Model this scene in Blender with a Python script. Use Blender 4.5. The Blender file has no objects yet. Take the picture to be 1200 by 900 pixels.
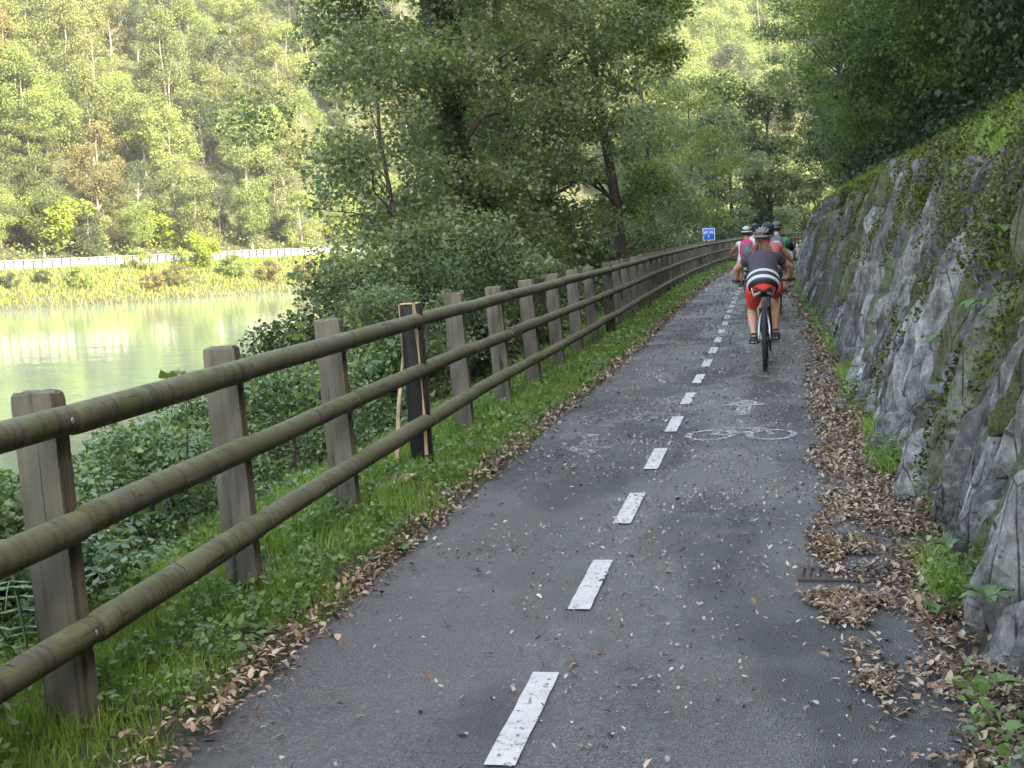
import bpy, bmesh, math, random
import numpy as np
from mathutils import Vector, Matrix
from mathutils import noise as mn
random.seed(7)
RG = np.random.RandomState(11)
S = bpy.context.scene
COL = S.collection
PI = math.pi
# ------------------------------------------------------------ camera
CW = 1200.0; FPX = 1750.0; EYE = 1.62
MAT3 = None
def cam_matrix():
    roll = math.radians(2.5); dx, dy = 940-600, -(265-450)
    c, s = math.cos(-roll), math.sin(-roll)
    ux, uy = dx*c-dy*s, dx*s+dy*c
    p = math.atan(uy/FPX)
    up = np.array([0, math.cos(p), math.sin(p)])
    Y = np.array([ux, uy, -FPX]); Y /= np.linalg.norm(Y)
    X = np.cross(Y, up)
    R = np.array([X, Y, up])
    c, s = math.cos(roll), math.sin(roll)
    return R @ np.array([[c, -s, 0], [s, c, 0], [0, 0, 1]]).T
CM = cam_matrix(); EYEP = np.array([0, 0, EYE])
cd = bpy.data.cameras.new('camera'); cam = bpy.data.objects.new('camera', cd); COL.objects.link(cam)
cam.matrix_world = Matrix.Translation((0, 0, EYE)) @ Matrix(CM.tolist()).to_4x4()
cd.sensor_width = 36; cd.lens = 36*FPX/CW; cd.clip_start = 0.05; cd.clip_end = 3000
cd.dof.use_dof = False
S.camera = cam
def at(px, py, Yd):                      # measuring help: where a sight line meets the plane y = Yd
    d = CM @ np.array([px-600, -(py-450), -FPX]); return EYEP + d*(Yd/d[1])
def proj(P):
    v = (np.asarray(P, float)-EYEP) @ CM
    w = np.where(-v[..., 2] > .01, -v[..., 2], .01)
    return 600+FPX*v[..., 0]/w, 450-FPX*v[..., 1]/w, -v[..., 2]
# ------------------------------------------------------------ sky and sun
SUN_EL, SUN_AZ = math.radians(36), math.radians(122)      # azimuth from +Y towards +X
W = bpy.data.worlds.new('World'); S.world = W; W.use_nodes = True
nt = W.node_tree; nt.nodes.clear()
sk = nt.nodes.new('ShaderNodeTexSky'); sk.sky_type = 'NISHITA'; sk.sun_disc = False
sk.sun_elevation = SUN_EL; sk.sun_rotation = SUN_AZ; sk.air_density = 1.0; sk.dust_density = 2.5; sk.ozone_density = 1.0
bg = nt.nodes.new('ShaderNodeBackground'); bg.inputs[1].default_value = 0.15
wo = nt.nodes.new('ShaderNodeOutputWorld')
nt.links.new(sk.outputs[0], bg.inputs[0]); nt.links.new(bg.outputs[0], wo.inputs[0])
sl = bpy.data.lights.new('sun', 'SUN'); sl.energy = 2.9; sl.angle = math.radians(0.53); sl.color = (1, .95, .87)
so = bpy.data.objects.new('sun', sl); COL.objects.link(so)
sd = Vector((math.sin(SUN_AZ)*math.cos(SUN_EL), math.cos(SUN_AZ)*math.cos(SUN_EL), math.sin(SUN_EL)))
so.rotation_euler = sd.to_track_quat('Z', 'Y').to_euler(); so.location = (60, -40, 90)
S.view_settings.view_transform = 'Standard'; S.view_settings.look = 'None'
S.view_settings.exposure = 3.12; S.view_settings.gamma = 1.0; S.view_settings.use_curve_mapping = False
S.view_settings.use_white_balance = True; S.view_settings.white_balance_temperature = 8100; S.view_settings.white_balance_tint = 10
S.cycles.use_denoising = True; S.cycles.max_bounces = 7; S.cycles.diffuse_bounces = 3; S.cycles.glossy_bounces = 2
S.cycles.transmission_bounces = 4; S.cycles.transparent_max_bounces = 8; S.cycles.volume_bounces = 0
S.cycles.sample_clamp_indirect = 6; S.cycles.caustics_reflective = False; S.cycles.caustics_refractive = False
S.cycles.volume_step_rate = 8

# ------------------------------------------------------------ helpers
def tag(o, label=None, cat=None, group=None, kind=None):
    if label: o['label'] = label
    if cat: o['category'] = cat
    if group: o['group'] = group
    if kind: o['kind'] = kind
    return o
def empty(name, loc=(0, 0, 0), rz=0, label=None, cat=None, group=None):
    o = bpy.data.objects.new(name, None); COL.objects.link(o)
    o.location = loc; o.rotation_euler = (0, 0, rz); o.empty_display_size = .2
    return tag(o, label, cat, group)
def mesh(name, V, F, mat=None, smooth=True):
    """V (n,3); F (m,k) array of equal-sized faces, or a list of mixed faces"""
    me = bpy.data.meshes.new(name)
    if isinstance(F, np.ndarray):
        V = np.asarray(V, np.float32); k = F.shape[1]; m = len(F)
        me.vertices.add(len(V)); me.vertices.foreach_set('co', V.ravel())
        me.loops.add(m*k); me.loops.foreach_set('vertex_index', F.astype(np.int32).ravel())
        me.polygons.add(m); me.polygons.foreach_set('loop_start', np.arange(0, m*k, k, dtype=np.int32))
        me.update(calc_edges=True)
    else:
        me.from_pydata([tuple(v) for v in V], [], F); me.update()
    if smooth: me.polygons.foreach_set('use_smooth', [True]*len(me.polygons))
    if mat is not None:
        for m_ in (mat if isinstance(mat, (list, tuple)) else [mat]): me.materials.append(m_)
    return me
def link(name, me, parent=None, loc=None, rot=None):
    o = bpy.data.objects.new(name, me); COL.objects.link(o)
    if parent is not None: o.parent = parent
    if loc is not None: o.location = loc
    if rot is not None: o.rotation_euler = rot
    return o
def copy_tree(o, parent=None):
    c = o.copy(); COL.objects.link(c); c.parent = parent
    for ch in list(o.children): copy_tree(ch, c)
    return c
class MB:
    """collects verts and faces"""
    def __init__(s): s.v = []; s.f = []; s.m = []
    def add(s, V, F, mi=0):
        b = len(s.v); s.v.extend([tuple(map(float, p)) for p in V]); s.f.extend([tuple(int(i)+b for i in f) for f in F]); s.m.extend([mi]*len(F)); return s
    def box(s, c, d, R=None, mi=0, bev=0.0):
        hx, hy, hz = d[0]/2, d[1]/2, d[2]/2
        if bev <= 0:
            V = [(x, y, z) for z in (-hz, hz) for (x, y) in ((-hx, -hy), (hx, -hy), (hx, hy), (-hx, hy))]
            F = [(0, 3, 2, 1), (4, 5, 6, 7), (0, 1, 5, 4), (1, 2, 6, 5), (2, 3, 7, 6), (3, 0, 4, 7)]
        else:
            b = bev; ring = [(hx-b, -hy), (hx, -hy+b), (hx, hy-b), (hx-b, hy), (-hx+b, hy), (-hx, hy-b), (-hx, -hy+b), (-hx+b, -hy)]
            k = 1-b/max(hx, .001); k2 = 1-b/max(hy, .001)
            V = [(x*k, y*k2, -hz) for x, y in ring]+[(x, y, -hz+b) for x, y in ring]+[(x, y, hz-b) for x, y in ring]+[(x*k, y*k2, hz) for x, y in ring]
            F = [tuple(range(7, -1, -1)), tuple(range(24, 32))]
            for r in range(3):
                for i in range(8): j = (i+1) % 8; F.append((r*8+i, r*8+j, r*8+8+j, r*8+8+i))
        V = [Vector(v) for v in V]
        if R is not None: V = [R @ v for v in V]
        return s.add([v+Vector(c) for v in V], F, mi)
    def tube(s, pts, rad, n=8, cap=True, mi=0, flat=1.0, ref=None):
        V, F = tube(pts, rad, n, cap, flat, ref); return s.add(V, F, mi)
    def ell(s, c, r, nu=12, nv=8, R=None, mi=0):
        V = []; F = []
        for i in range(nv+1):
            th = PI*i/nv
            for j in range(nu):
                a = 2*PI*j/nu; v = Vector((r[0]*math.sin(th)*math.cos(a), r[1]*math.sin(th)*math.sin(a), r[2]*math.cos(th)))
                V.append((R @ v if R is not None else v)+Vector(c))
        for i in range(nv):
            for j in range(nu): k = (j+1) % nu; F.append((i*nu+j, (i+1)*nu+j, (i+1)*nu+k, i*nu+k))
        return s.add(V, F, mi)
    def torus(s, c, R, r, axis='X', n=28, k=8, mi=0):
        V = []; F = []
        for i in range(n):
            a = 2*PI*i/n
            for j in range(k):
                b = 2*PI*j/k; q = R+r*math.cos(b); w = r*math.sin(b)
                v = (w, q*math.cos(a), q*math.sin(a)) if axis == 'X' else (q*math.cos(a), q*math.sin(a), w)
                V.append((v[0]+c[0], v[1]+c[1], v[2]+c[2]))
        for i in range(n):
            for j in range(k): i2 = (i+1) % n; j2 = (j+1) % k; F.append((i*k+j, i2*k+j, i2*k+j2, i*k+j2))
        return s.add(V, F, mi)
    def mesh(s, name, mat, smooth=True):
        me = mesh(name, s.v, s.f, mat, smooth)
        if isinstance(mat, (list, tuple)): me.polygons.foreach_set('material_index', s.m)
        return me
    def build(s, name, mat, parent=None, smooth=True, loc=None):
        return link(name, s.mesh(name, mat, smooth), parent, loc)
def tube(pts, rad, n=8, cap=True, flat=1.0, ref=None):
    P = [Vector(p) for p in pts]; m = len(P)
    if not hasattr(rad, '__len__'): rad = [rad]*m
    V = []; F = []; ref = Vector(ref) if ref else None
    for i, p in enumerate(P):
        t = (P[min(i+1, m-1)]-P[max(i-1, 0)]).normalized()
        if ref is None:
            ref = Vector((0, 0, 1)) if abs(t.z) < .9 else Vector((1, 0, 0))
        a = (ref-t*ref.dot(t)).normalized(); ref = a; b = t.cross(a)
        r = rad[i]; ra, rb = (r if hasattr(r, '__len__') else (r, r*flat))
        for j in range(n):
            q = 2*PI*j/n; V.append(p+a*(math.cos(q)*rb)+b*(math.sin(q)*ra))
    for i in range(m-1):
        for j in range(n): k = (j+1) % n; F.append((i*n+j, i*n+k, (i+1)*n+k, (i+1)*n+j))
    if cap: F.append(tuple(range(n-1, -1, -1))); F.append(tuple(range((m-1)*n, m*n)))
    return V, F
def interp(y, tab):
    a = np.asarray(tab, float); return np.interp(y, a[:, 0], a[:, 1])
def smooth_tab(tab, step=2.0):
    a = np.asarray(tab, float); y = np.arange(a[0, 0], a[-1, 0]+step, step); x = np.interp(y, a[:, 0], a[:, 1])
    for _ in range(30): x[1:-1] = .25*x[:-2]+.5*x[1:-1]+.25*x[2:]
    return np.stack([y, x], 1)
# ------------------------------------------------------------ materials
class NT:
    def __init__(s, name, alpha=False):
        s.m = bpy.data.materials.new(name); s.m.use_nodes = True; s.t = s.m.node_tree; s.t.nodes.clear()
        s.out = s.t.nodes.new('ShaderNodeOutputMaterial')
    def n(s, typ, **kw):
        nd = s.t.nodes.new(typ)
        for k, v in kw.items():
            if k == 'ins':
                for kk, vv in v.items():
                    if isinstance(vv, bpy.types.NodeSocket): s.t.links.new(vv, nd.inputs[kk])
                    else: nd.inputs[kk].default_value = vv
            else: setattr(nd, k, v)
        return nd
    def l(s, a, b): s.t.links.new(a, b)
    def pos(s): return s.n('ShaderNodeNewGeometry').outputs['Position']
    def obj(s): return s.n('ShaderNodeTexCoord').outputs['Object']
    def noise(s, scale, vec=None, detail=4, rough=.6, stretch=None, dist=0.0):
        vec = vec or s.pos()
        if stretch:
            mp = s.n('ShaderNodeMapping'); s.l(vec, mp.inputs['Vector']); mp.inputs['Scale'].default_value = stretch; vec = mp.outputs[0]
        nd = s.n('ShaderNodeTexNoise', ins={'Scale': scale, 'Detail': detail, 'Roughness': rough, 'Distortion': dist}); s.l(vec, nd.inputs['Vector'])
        return nd.outputs['Fac']
    def ramp(s, fac, stops):
        r = s.n('ShaderNodeValToRGB'); s.l(fac, r.inputs[0]); e = r.color_ramp.elements
        while len(e) < len(stops): e.new(.5)
        for i, (p, c) in enumerate(stops):
            e[i].position = p; e[i].color = (*c, 1) if hasattr(c, '__len__') else (c, c, c, 1)
        return r.outputs[0]
    def mix(s, fac, a, b, mode='MIX'):
        nd = s.n('ShaderNodeMix', data_type='RGBA', blend_type=mode)
        for sock, v in ((nd.inputs[0], fac), (nd.inputs[6], a), (nd.inputs[7], b)):
            if isinstance(v, bpy.types.NodeSocket): s.l(v, sock)
            elif hasattr(v, '__len__'): sock.default_value = (*v, 1) if len(v) == 3 else v
            else: sock.default_value = v
        return nd.outputs[2]
    def math(s, op, a, b=0.5, c=None, clamp=False):
        nd = s.n('ShaderNodeMath', operation=op, use_clamp=clamp)
        for i, v in enumerate((a, b) if c is None else (a, b, c)):
            if isinstance(v, bpy.types.NodeSocket): s.l(v, nd.inputs[i])
            else: nd.inputs[i].default_value = v
        return nd.outputs[0]
    def bump(s, h, strength=.5, dist=.01, normal=None):
        nd = s.n('ShaderNodeBump', ins={'Strength': strength, 'Distance': dist}); s.l(h, nd.inputs['Height'])
        if normal is not None: s.l(normal, nd.inputs['Normal'])
        return nd.outputs[0]
    def bsdf(s, color, rough=.8, normal=None, metal=0, spec=.5, **kw):
        b = s.n('ShaderNodeBsdfPrincipled')
        for k, v in (('Base Color', color), ('Roughness', rough), ('Metallic', metal), ('Specular IOR Level', spec)):
            if isinstance(v, bpy.types.NodeSocket): s.l(v, b.inputs[k])
            elif k == 'Base Color': b.inputs[k].default_value = (*v, 1)
            else: b.inputs[k].default_value = v
        if normal is not None: s.l(normal, b.inputs['Normal'])
        return b
    def done(s, b): s.l(b.outputs[0] if not isinstance(b, bpy.types.NodeSocket) else b, s.out.inputs[0]); return s.m
def plain(name, c, rough=.6, metal=0, vary=.15, scale=30, spec=.5, bump=0):
    t = NT(name); f = t.noise(scale, t.obj())
    col = t.mix(f, [x*(1-vary) for x in c], [min(1, x*(1+vary)) for x in c])
    nm = t.bump(t.noise(scale*2, t.obj(), 5, .6, None, 1.2), bump, .02 if scale < 10 else .003) if bump else None
    return t.done(t.bsdf(col, rough, nm, metal, spec))
def foliage(name, stops, transl=.3, rough=.5, big=.25, bigscale=.5, spec=.35, objvar=0.0):
    """leaves: colour per leaf (island), drifting in patches over the plant and from plant to plant"""
    t = NT(name)
    ri = t.n('ShaderNodeNewGeometry').outputs['Random Per Island']
    nz = t.noise(bigscale, None, 2)
    fac = t.math('ADD', t.math('MULTIPLY', ri, 1-big-objvar), t.math('MULTIPLY', t.math('SUBTRACT', nz, .3), big*2.2))
    if objvar:
        fac = t.math('ADD', fac, t.math('MULTIPLY', t.n('ShaderNodeObjectInfo').outputs['Random'], objvar), clamp=True)
    col = t.ramp(fac, stops)
    b = t.bsdf(col, rough, None, 0, spec)
    tr = t.n('ShaderNodeBsdfTranslucent')
    t.l(t.mix(1.0, col, (1.12, 1.2, .62), 'MULTIPLY'), tr.inputs[0])
    mx = t.n('ShaderNodeMixShader'); mx.inputs[0].default_value = transl
    t.l(b.outputs[0], mx.inputs[1]); t.l(tr.outputs[0], mx.inputs[2])
    return t.done(mx)
M = {}
def make_materials():
    # asphalt
    t = NT('asphalt'); p = t.pos()
    fine = t.noise(85, p, 5, .85); mid = t.noise(45, p, 3); big = t.noise(.9, p, 4, .6, (1, .5, 1)); wet = t.noise(.55, p, 3, .55, (1.2, .45, 1), .4)
    grit = t.n('ShaderNodeTexVoronoi', ins={'Scale': 130}); t.l(p, grit.inputs['Vector'])
    c = t.ramp(fine, [(.38, (.012, .012, .012)), (.5, (.076, .069, .061)), (.60, (.20, .184, .165)), (.70, (.38, .36, .33))])
    c = t.mix(t.math('MULTIPLY', t.ramp(big, [(.35, 0.0), (.7, 1.0)]), .55), c, (.125, .117, .108))
    wf = t.ramp(wet, [(.49, 0.0), (.56, 1.0)])
    c = t.mix(t.math('MULTIPLY', wf, .82), c, (.030, .027, .025))
    dust = t.ramp(t.noise(1.7, p, 4), [(.5, 0.0), (.75, 1.0)])
    c = t.mix(t.math('MULTIPLY', dust, .3), c, (.20, .18, .15))
    ckv = t.n('ShaderNodeTexVoronoi', feature='DISTANCE_TO_EDGE', ins={'Scale': .55}); wv = t.n('ShaderNodeVectorMath', operation='ADD'); t.l(p, wv.inputs[0])
    nv = t.n('ShaderNodeTexNoise', ins={'Scale': 2.2, 'Detail': 6.0, 'Roughness': .7}); t.l(p, nv.inputs['Vector']); t.l(nv.outputs['Color'], wv.inputs[1]); t.l(wv.outputs[0], ckv.inputs['Vector'])
    ckm = t.math('MULTIPLY', t.ramp(ckv.outputs['Distance'], [(.0, 1.0), (.006, 0.0)]), t.ramp(t.noise(.5, p, 2), [(.45, 0.0), (.55, 1.0)]))
    c = t.mix(t.math('MULTIPLY', ckm, .75), c, (.012, .011, .010))
    h = t.math('ADD', t.math('MULTIPLY', grit.outputs['Distance'], 1.0), t.math('MULTIPLY', mid, .6))
    nm = t.bump(h, 1.0, .011)
    r = t.math('SUBTRACT', t.math('ADD', .60, t.math('MULTIPLY', mid, .12)), t.math('MULTIPLY', t.ramp(t.noise(.8, p, 4, .6, (1.4, .5, 1), .5), [(.46, 0.0), (.56, 1.0)]), .32))
    M['asphalt'] = t.done(t.bsdf(c, r, nm, 0, .6))
    # road paint, worn through
    for nm_, lo, hi in (('paint', .37, .44), ('paint_worn', .46, .57), ('paint_faint', .50, .63)):
        t = NT(nm_); p = t.pos(); w = t.noise(28, p, 5, .75); w2 = t.noise(240, p, 2)
        f = t.ramp(t.math('ADD', t.math('MULTIPLY', w, .75), t.math('MULTIPLY', w2, .25)), [(lo, 0.0), (hi, 1.0)])
        c = t.mix(t.noise(9, p, 5, .7), (.60, .58, .52), (.30, .28, .25))
        b = t.bsdf(c, .55, t.bump(w2, .4, .003)); t.l(f, b.inputs['Alpha'])
        M[nm_] = t.done(b)
    # soil
    t = NT('soil'); p = t.pos(); a = t.noise(9, p, 6, .7); b_ = t.noise(.7, p, 3)
    c = t.ramp(t.noise(60, p, 5, .8), [(.3, (.015, .011, .007)), (.55, (.065, .045, .028)), (.75, (.16, .12, .08))])
    c = t.mix(t.ramp(b_, [(.4, 0.0), (.65, 1.0)]), c, (.035, .05, .015))
    M['soil'] = t.done(t.bsdf(c, .95, t.bump(a, .9, .05)))
    # far hillside floor
    t = NT('hill_floor'); p = t.pos(); a = t.noise(.9, p, 6, .75); b_ = t.noise(.12, p, 3)
    c = t.ramp(a, [(.35, (.02, .025, .010)), (.55, (.05, .062, .022)), (.75, (.11, .125, .04))])
    c = t.mix(t.ramp(b_, [(.45, 0.0), (.7, 1.0)]), c, (.05, .06, .028))
    M['hill'] = t.done(t.bsdf(c, .95, t.bump(a, 1, .6)))
    # river: milky green
    t = NT('river_water'); p = t.pos()
    w = t.noise(1.6, p, 3, .5, (1, .45, 1)); w2 = t.noise(.16, p, 3, .5, (.6, 1.6, 1)); w3 = t.noise(6, p, 2, .5, (1, .4, 1))
    h = t.math('ADD', t.math('ADD', w, t.math('MULTIPLY', w2, 2.0)), t.math('MULTIPLY', w3, .25))
    c = t.mix(w2, (.085, .135, .11), (.125, .185, .145))
    b = t.bsdf(c, .05, t.bump(h, .10, .12), 0, .5); b.inputs['IOR'].default_value = 1.33
    M['water'] = t.done(b)
    # timber
    def wood(name, stops, green, stretch, gl=.5):
        t = NT(name); p = t.obj(); oi = t.n('ShaderNodeObjectInfo').outputs['Random']
        off = t.n('ShaderNodeCombineXYZ'); t.l(t.math('MULTIPLY', oi, 37.0), off.inputs[0]); t.l(t.math('MULTIPLY', oi, 19.0), off.inputs[2])
        ad = t.n('ShaderNodeVectorMath', operation='ADD'); t.l(p, ad.inputs[0]); t.l(off.outputs[0], ad.inputs[1]); v = ad.outputs[0]
        g = t.noise(14, v, 6, .65, stretch, .6); k = t.noise(3.2, v, 3); fine = t.noise(120, v, 3, .6, stretch)
        rings = t.noise(30 if stretch[1] < 1 else 22, v, 2, .5, tuple(.12 if s_ > .5 else 1.0 for s_ in stretch) if stretch[1] < 1 else (1, 1, .03))
        c = t.ramp(t.math('ADD', t.math('MULTIPLY', g, .6), t.math('MULTIPLY', k, .4)), stops)
        c = t.mix(t.math('MULTIPLY', t.ramp(t.noise(5, v, 4), [(.42, 0.0), (.62, 1.0)]), gl), c, green)
        c = t.mix(t.math('MULTIPLY', t.ramp(rings, [(.36, 1.0), (.47, 0.0)]), .6), c, (.03, .025, .018))
        c = t.mix(t.math('MULTIPLY', t.math('SUBTRACT', oi, .2), .35, clamp=True), c, (.13, .115, .085))
        kn = t.n('ShaderNodeTexVoronoi', ins={'Scale': 4.5}); mpk = t.n('ShaderNodeMapping'); mpk.inputs['Scale'].default_value = tuple(.5 if s_ < .5 else 1.0 for s_ in stretch); t.l(v, mpk.inputs[0]); t.l(mpk.outputs[0], kn.inputs['Vector'])
        c = t.mix(t.math('MULTIPLY', t.ramp(t.math('ADD', kn.outputs['Distance'], t.math('MULTIPLY', fine, .05)), [(.07, 1.0), (.13, 0.0)]), .75), c, (.018, .013, .009))
        sp = t.noise(42, v, 2, .5, tuple(.03 if s_ < .5 else 1.0 for s_ in stretch))
        c = t.mix(t.math('MULTIPLY', t.ramp(sp, [(.30, 1.0), (.35, 0.0)]), .8), c, (.012, .010, .008))
        sx = t.n('ShaderNodeSeparateXYZ'); t.l(t.n('ShaderNodeNewGeometry').outputs['Normal'], sx.inputs[0])
        al = t.math('MULTIPLY', t.ramp(sx.outputs[2], [(.2, 0.0), (.9, 1.0)]), t.ramp(t.noise(11, v, 5, .7), [(.42, 0.0), (.6, 1.0)]))
        c = t.mix(t.math('MULTIPLY', al, gl), c, (.14, .15, .06))
        n1 = t.bump(t.math('ADD', g, t.math('MULTIPLY', fine, .5)), .5, .006)
        return t.done(t.bsdf(c, .78, t.bump(rings, .35, .004, n1), 0, .35))
    M['rail'] = wood('rail_timber', [(.3, (.05, .043, .028)), (.5, (.105, .092, .06)), (.75, (.20, .18, .125))], (.075, .085, .022), (1, .07, 1), .75)
    M['post'] = wood('post_timber', [(.3, (.06, .050, .038)), (.5, (.145, .125, .097)), (.75, (.25, .22, .18))], (.095, .10, .05), (1, 1, .08), .3)
    M['post_dark'] = wood('dark_post_timber', [(.3, (.018, .015, .011)), (.6, (.05, .042, .032)), (.8, (.09, .08, .06))], (.04, .045, .015), (1, 1, .08), .4)
    M['post_black'] = wood('tarred_timber', [(.3, (.006, .006, .007)), (.6, (.014, .013, .014)), (.8, (.03, .027, .026))], (.02, .02, .02), (1, 1, .08), .2)
    M['raw'] = wood('raw_timber', [(.3, (.30, .20, .10)), (.5, (.48, .34, .19)), (.75, (.62, .47, .29))], (.5, .4, .24), (1, 1, .08), .15)
    # rock
    for nm_, moss in (('rock', .30), ('rock_mossy', .50)):
        t = NT(nm_); p = t.pos(); oi = t.n('ShaderNodeObjectInfo').outputs['Random']
        a = t.noise(6, p, 9, .72, (1, 1, .6), .3); f = t.noise(55, p, 6, .75, (1, 1, .7)); lic = t.noise(17, p, 4, .6); ms = t.noise(2.2, p, 5, .65)
        c = t.ramp(t.math('ADD', t.math('MULTIPLY', a, .6), t.math('MULTIPLY', t.noise(13, p, 7, .8, (1, 1, .5), .2), .4)), [(.38, (.022, .021, .020)), (.46, (.115, .112, .108)), (.53, (.25, .245, .238)), (.61, (.46, .45, .435))])
        c = t.mix(t.math('MULTIPLY', f, .35), c, (.08, .08, .085))
        c = t.mix(1.0, c, t.ramp(t.math('FRACT', t.math('MULTIPLY', oi, 7.3), 0.0), [(0, (.28, .27, .26)), (.5, (.68, .67, .655)), (1, (1.3, 1.28, 1.25))]), 'MULTIPLY')
        c = t.mix(t.math('MULTIPLY', t.math('SUBTRACT', oi, .3, clamp=True), .35), c, (.13, .11, .09))
        c = t.mix(t.math('MULTIPLY', t.ramp(lic, [(.58, 0.0), (.72, 1.0)]), .4), c, (.42, .43, .40))
        c = t.mix(t.math('MULTIPLY', t.ramp(t.noise(24, p, 3, .6), [(.66, 0.0), (.70, 1.0)]), .8), c, (.018, .018, .016))
        mf = t.ramp(t.math('ADD', t.math('MULTIPLY', ms, .62), t.math('MULTIPLY', t.noise(26, p, 5, .75), .38)), [(1-moss-.16, 0.0), (1-moss+.05, 1.0)])
        mc = t.ramp(t.noise(60, p, 4), [(.35, (.025, .035, .006)), (.65, (.10, .115, .02))])
        c = t.mix(t.math('MULTIPLY', mf, .85), c, mc)
        crack = t.n('ShaderNodeTexVoronoi', feature='DISTANCE_TO_EDGE', ins={'Scale': 3.4}); mp = t.n('ShaderNodeMapping'); mp.inputs['Scale'].default_value = (1.6, 1.6, .35)
        t.l(p, mp.inputs[0]); t.l(mp.outputs[0], crack.inputs['Vector'])
        ck = t.ramp(t.math('ADD', crack.outputs['Distance'], t.math('MULTIPLY', t.noise(9, p, 4), .08)), [(.035, 0.0), (.06, 1.0)])
        c = t.mix(t.math('MULTIPLY', t.math('SUBTRACT', 1.0, ck), .85), c, (.014, .014, .012))
        h = t.math('ADD', t.math('ADD', t.math('MULTIPLY', a, .45), t.math('MULTIPLY', f, .45)), t.math('MULTIPLY', ck, .4))
        M[nm_] = t.done(t.bsdf(c, .82, t.bump(h, 1.0, .028), 0, .4))
    # moss
    t = NT('moss'); p = t.pos()
    c = t.ramp(t.noise(22, p, 5, .7), [(.3, (.02, .026, .005)), (.5, (.075, .085, .012)), (.72, (.19, .19, .025))])
    M['moss'] = t.done(t.bsdf(c, .95, t.bump(t.noise(70, p, 4, .7), 1, .02), 0, .1))
    # bark
    t = NT('bark'); p = t.obj(); a = t.noise(9, p, 6, .7, (1, 1, .2))
    M['bark'] = t.done(t.bsdf(t.ramp(a, [(.3, (.02, .016, .012)), (.6, (.075, .062, .048)), (.8, (.13, .115, .09))]), .9, t.bump(a, .9, .03)))
    t = NT('pale_bark'); p = t.obj(); a = t.noise(3, p, 5, .7, (1, 1, .3))
    M['bark_pale'] = t.done(t.bsdf(t.ramp(a, [(.3, (.12, .10, .075)), (.7, (.34, .31, .26))]), .9, t.bump(a, .9, .05)))
    # leaves
    F = foliage
    M['lf_far'] = F('far_leaves', [(0, (.045, .062, .03)), (.35, (.095, .125, .05)), (.6, (.155, .185, .065)), (.85, (.22, .23, .09)), (1, (.26, .23, .12))], .25, .6, .15, .12, .2, .4)
    M['lf_far_y'] = F('far_leaves_yellow', [(0, (.085, .135, .045)), (.4, (.155, .215, .07)), (.8, (.24, .29, .10)), (1, (.29, .29, .13))], .3, .6, .15, .12, .2, .3)
    M['lf_far_d'] = F('far_leaves_dark', [(0, (.03, .046, .026)), (.5, (.07, .095, .05)), (1, (.13, .155, .08))], .25, .6, .15, .12, .2, .3)
    M['lf_far_b'] = F('far_leaves_russet', [(0, (.08, .08, .035)), (.5, (.18, .16, .07)), (1, (.29, .22, .12))], .25, .6, .15, .12, .2, .3)
    M['lf_lime'] = F('lime_leaves', [(0, (.11, .17, .025)), (.5, (.23, .30, .045)), (1, (.34, .39, .07))], .35, .6, .15, .3)
    M['lf_near'] = F('alder_leaves', [(0, (.065, .09, .05)), (.4, (.14, .185, .09)), (.75, (.21, .265, .13)), (1, (.30, .35, .19))], .46, .40, .3, .35, .55)
    M['lf_near2'] = F('ash_leaves', [(0, (.06, .095, .03)), (.5, (.13, .19, .055)), (1, (.25, .31, .09))], .42, .55, .3, .3, .3)
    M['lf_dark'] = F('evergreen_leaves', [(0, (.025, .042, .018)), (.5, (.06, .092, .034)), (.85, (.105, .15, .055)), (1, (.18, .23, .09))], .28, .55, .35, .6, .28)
    M['lf_willow'] = F('willow_leaves', [(0, (.09, .13, .06)), (.5, (.17, .22, .10)), (1, (.28, .32, .13))], .35, .5, .2, .3)
    M['lf_bramble'] = F('bramble_leaves', [(0, (.04, .07, .03)), (.35, (.085, .14, .055)), (.7, (.15, .235, .085)), (.93, (.23, .31, .12)), (1, (.36, .33, .10))], .28, .38, .3, 1.3, .5)
    M['lf_ivy'] = F('ivy_leaves', [(0, (.03, .028, .015)), (.3, (.06, .065, .025)), (.6, (.11, .125, .04)), (.8, (.17, .18, .065)), (.92, (.26, .23, .12)), (1, (.20, .12, .07))], .25, .55, .35, 2.0, .25)
    M['lf_slope'] = F('shade_toned_slope_leaves', [(0, (.012, .024, .010)), (.5, (.028, .046, .016)), (.85, (.05, .075, .026)), (1, (.08, .07, .035))], .25, .5, .3, .8, .35)  # greens darkened: the shade under the canopy is put into the leaf colour
    M['grass'] = F('grass_blades', [(0, (.10, .17, .03)), (.5, (.19, .30, .06)), (.85, (.27, .38, .09)), (1, (.38, .37, .18))], .4, .5, .25, 1.2, .4)
    M['grass_far'] = F('bank_grass', [(0, (.10, .15, .03)), (.5, (.19, .25, .05)), (1, (.32, .34, .10))], .3, .6, .4, .10, .2)
    M['reed'] = F('dry_reeds', [(0, (.13, .12, .06)), (.5, (.22, .23, .10)), (1, (.33, .32, .17))], .3, .6, .3, .1, .2)
    M['straw'] = F('dry_straw', [(0, (.05, .035, .02)), (.5, (.16, .12, .07)), (1, (.36, .30, .19))], .2, .6, .3, 2)
    M['weed'] = F('weed_leaves', [(0, (.06, .12, .03)), (.5, (.13, .22, .06)), (1, (.25, .35, .12))], .4, .42, .2, 1.5, .45)
    M['litter'] = F('fallen_leaves', [(0, (.04, .025, .018)), (.3, (.14, .085, .053)), (.6, (.30, .20, .125)), (.85, (.44, .34, .24)), (.97, (.55, .46, .33)), (1, (.5, .26, .04))], .08, .6, .2, 1.5, .4)
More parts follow.
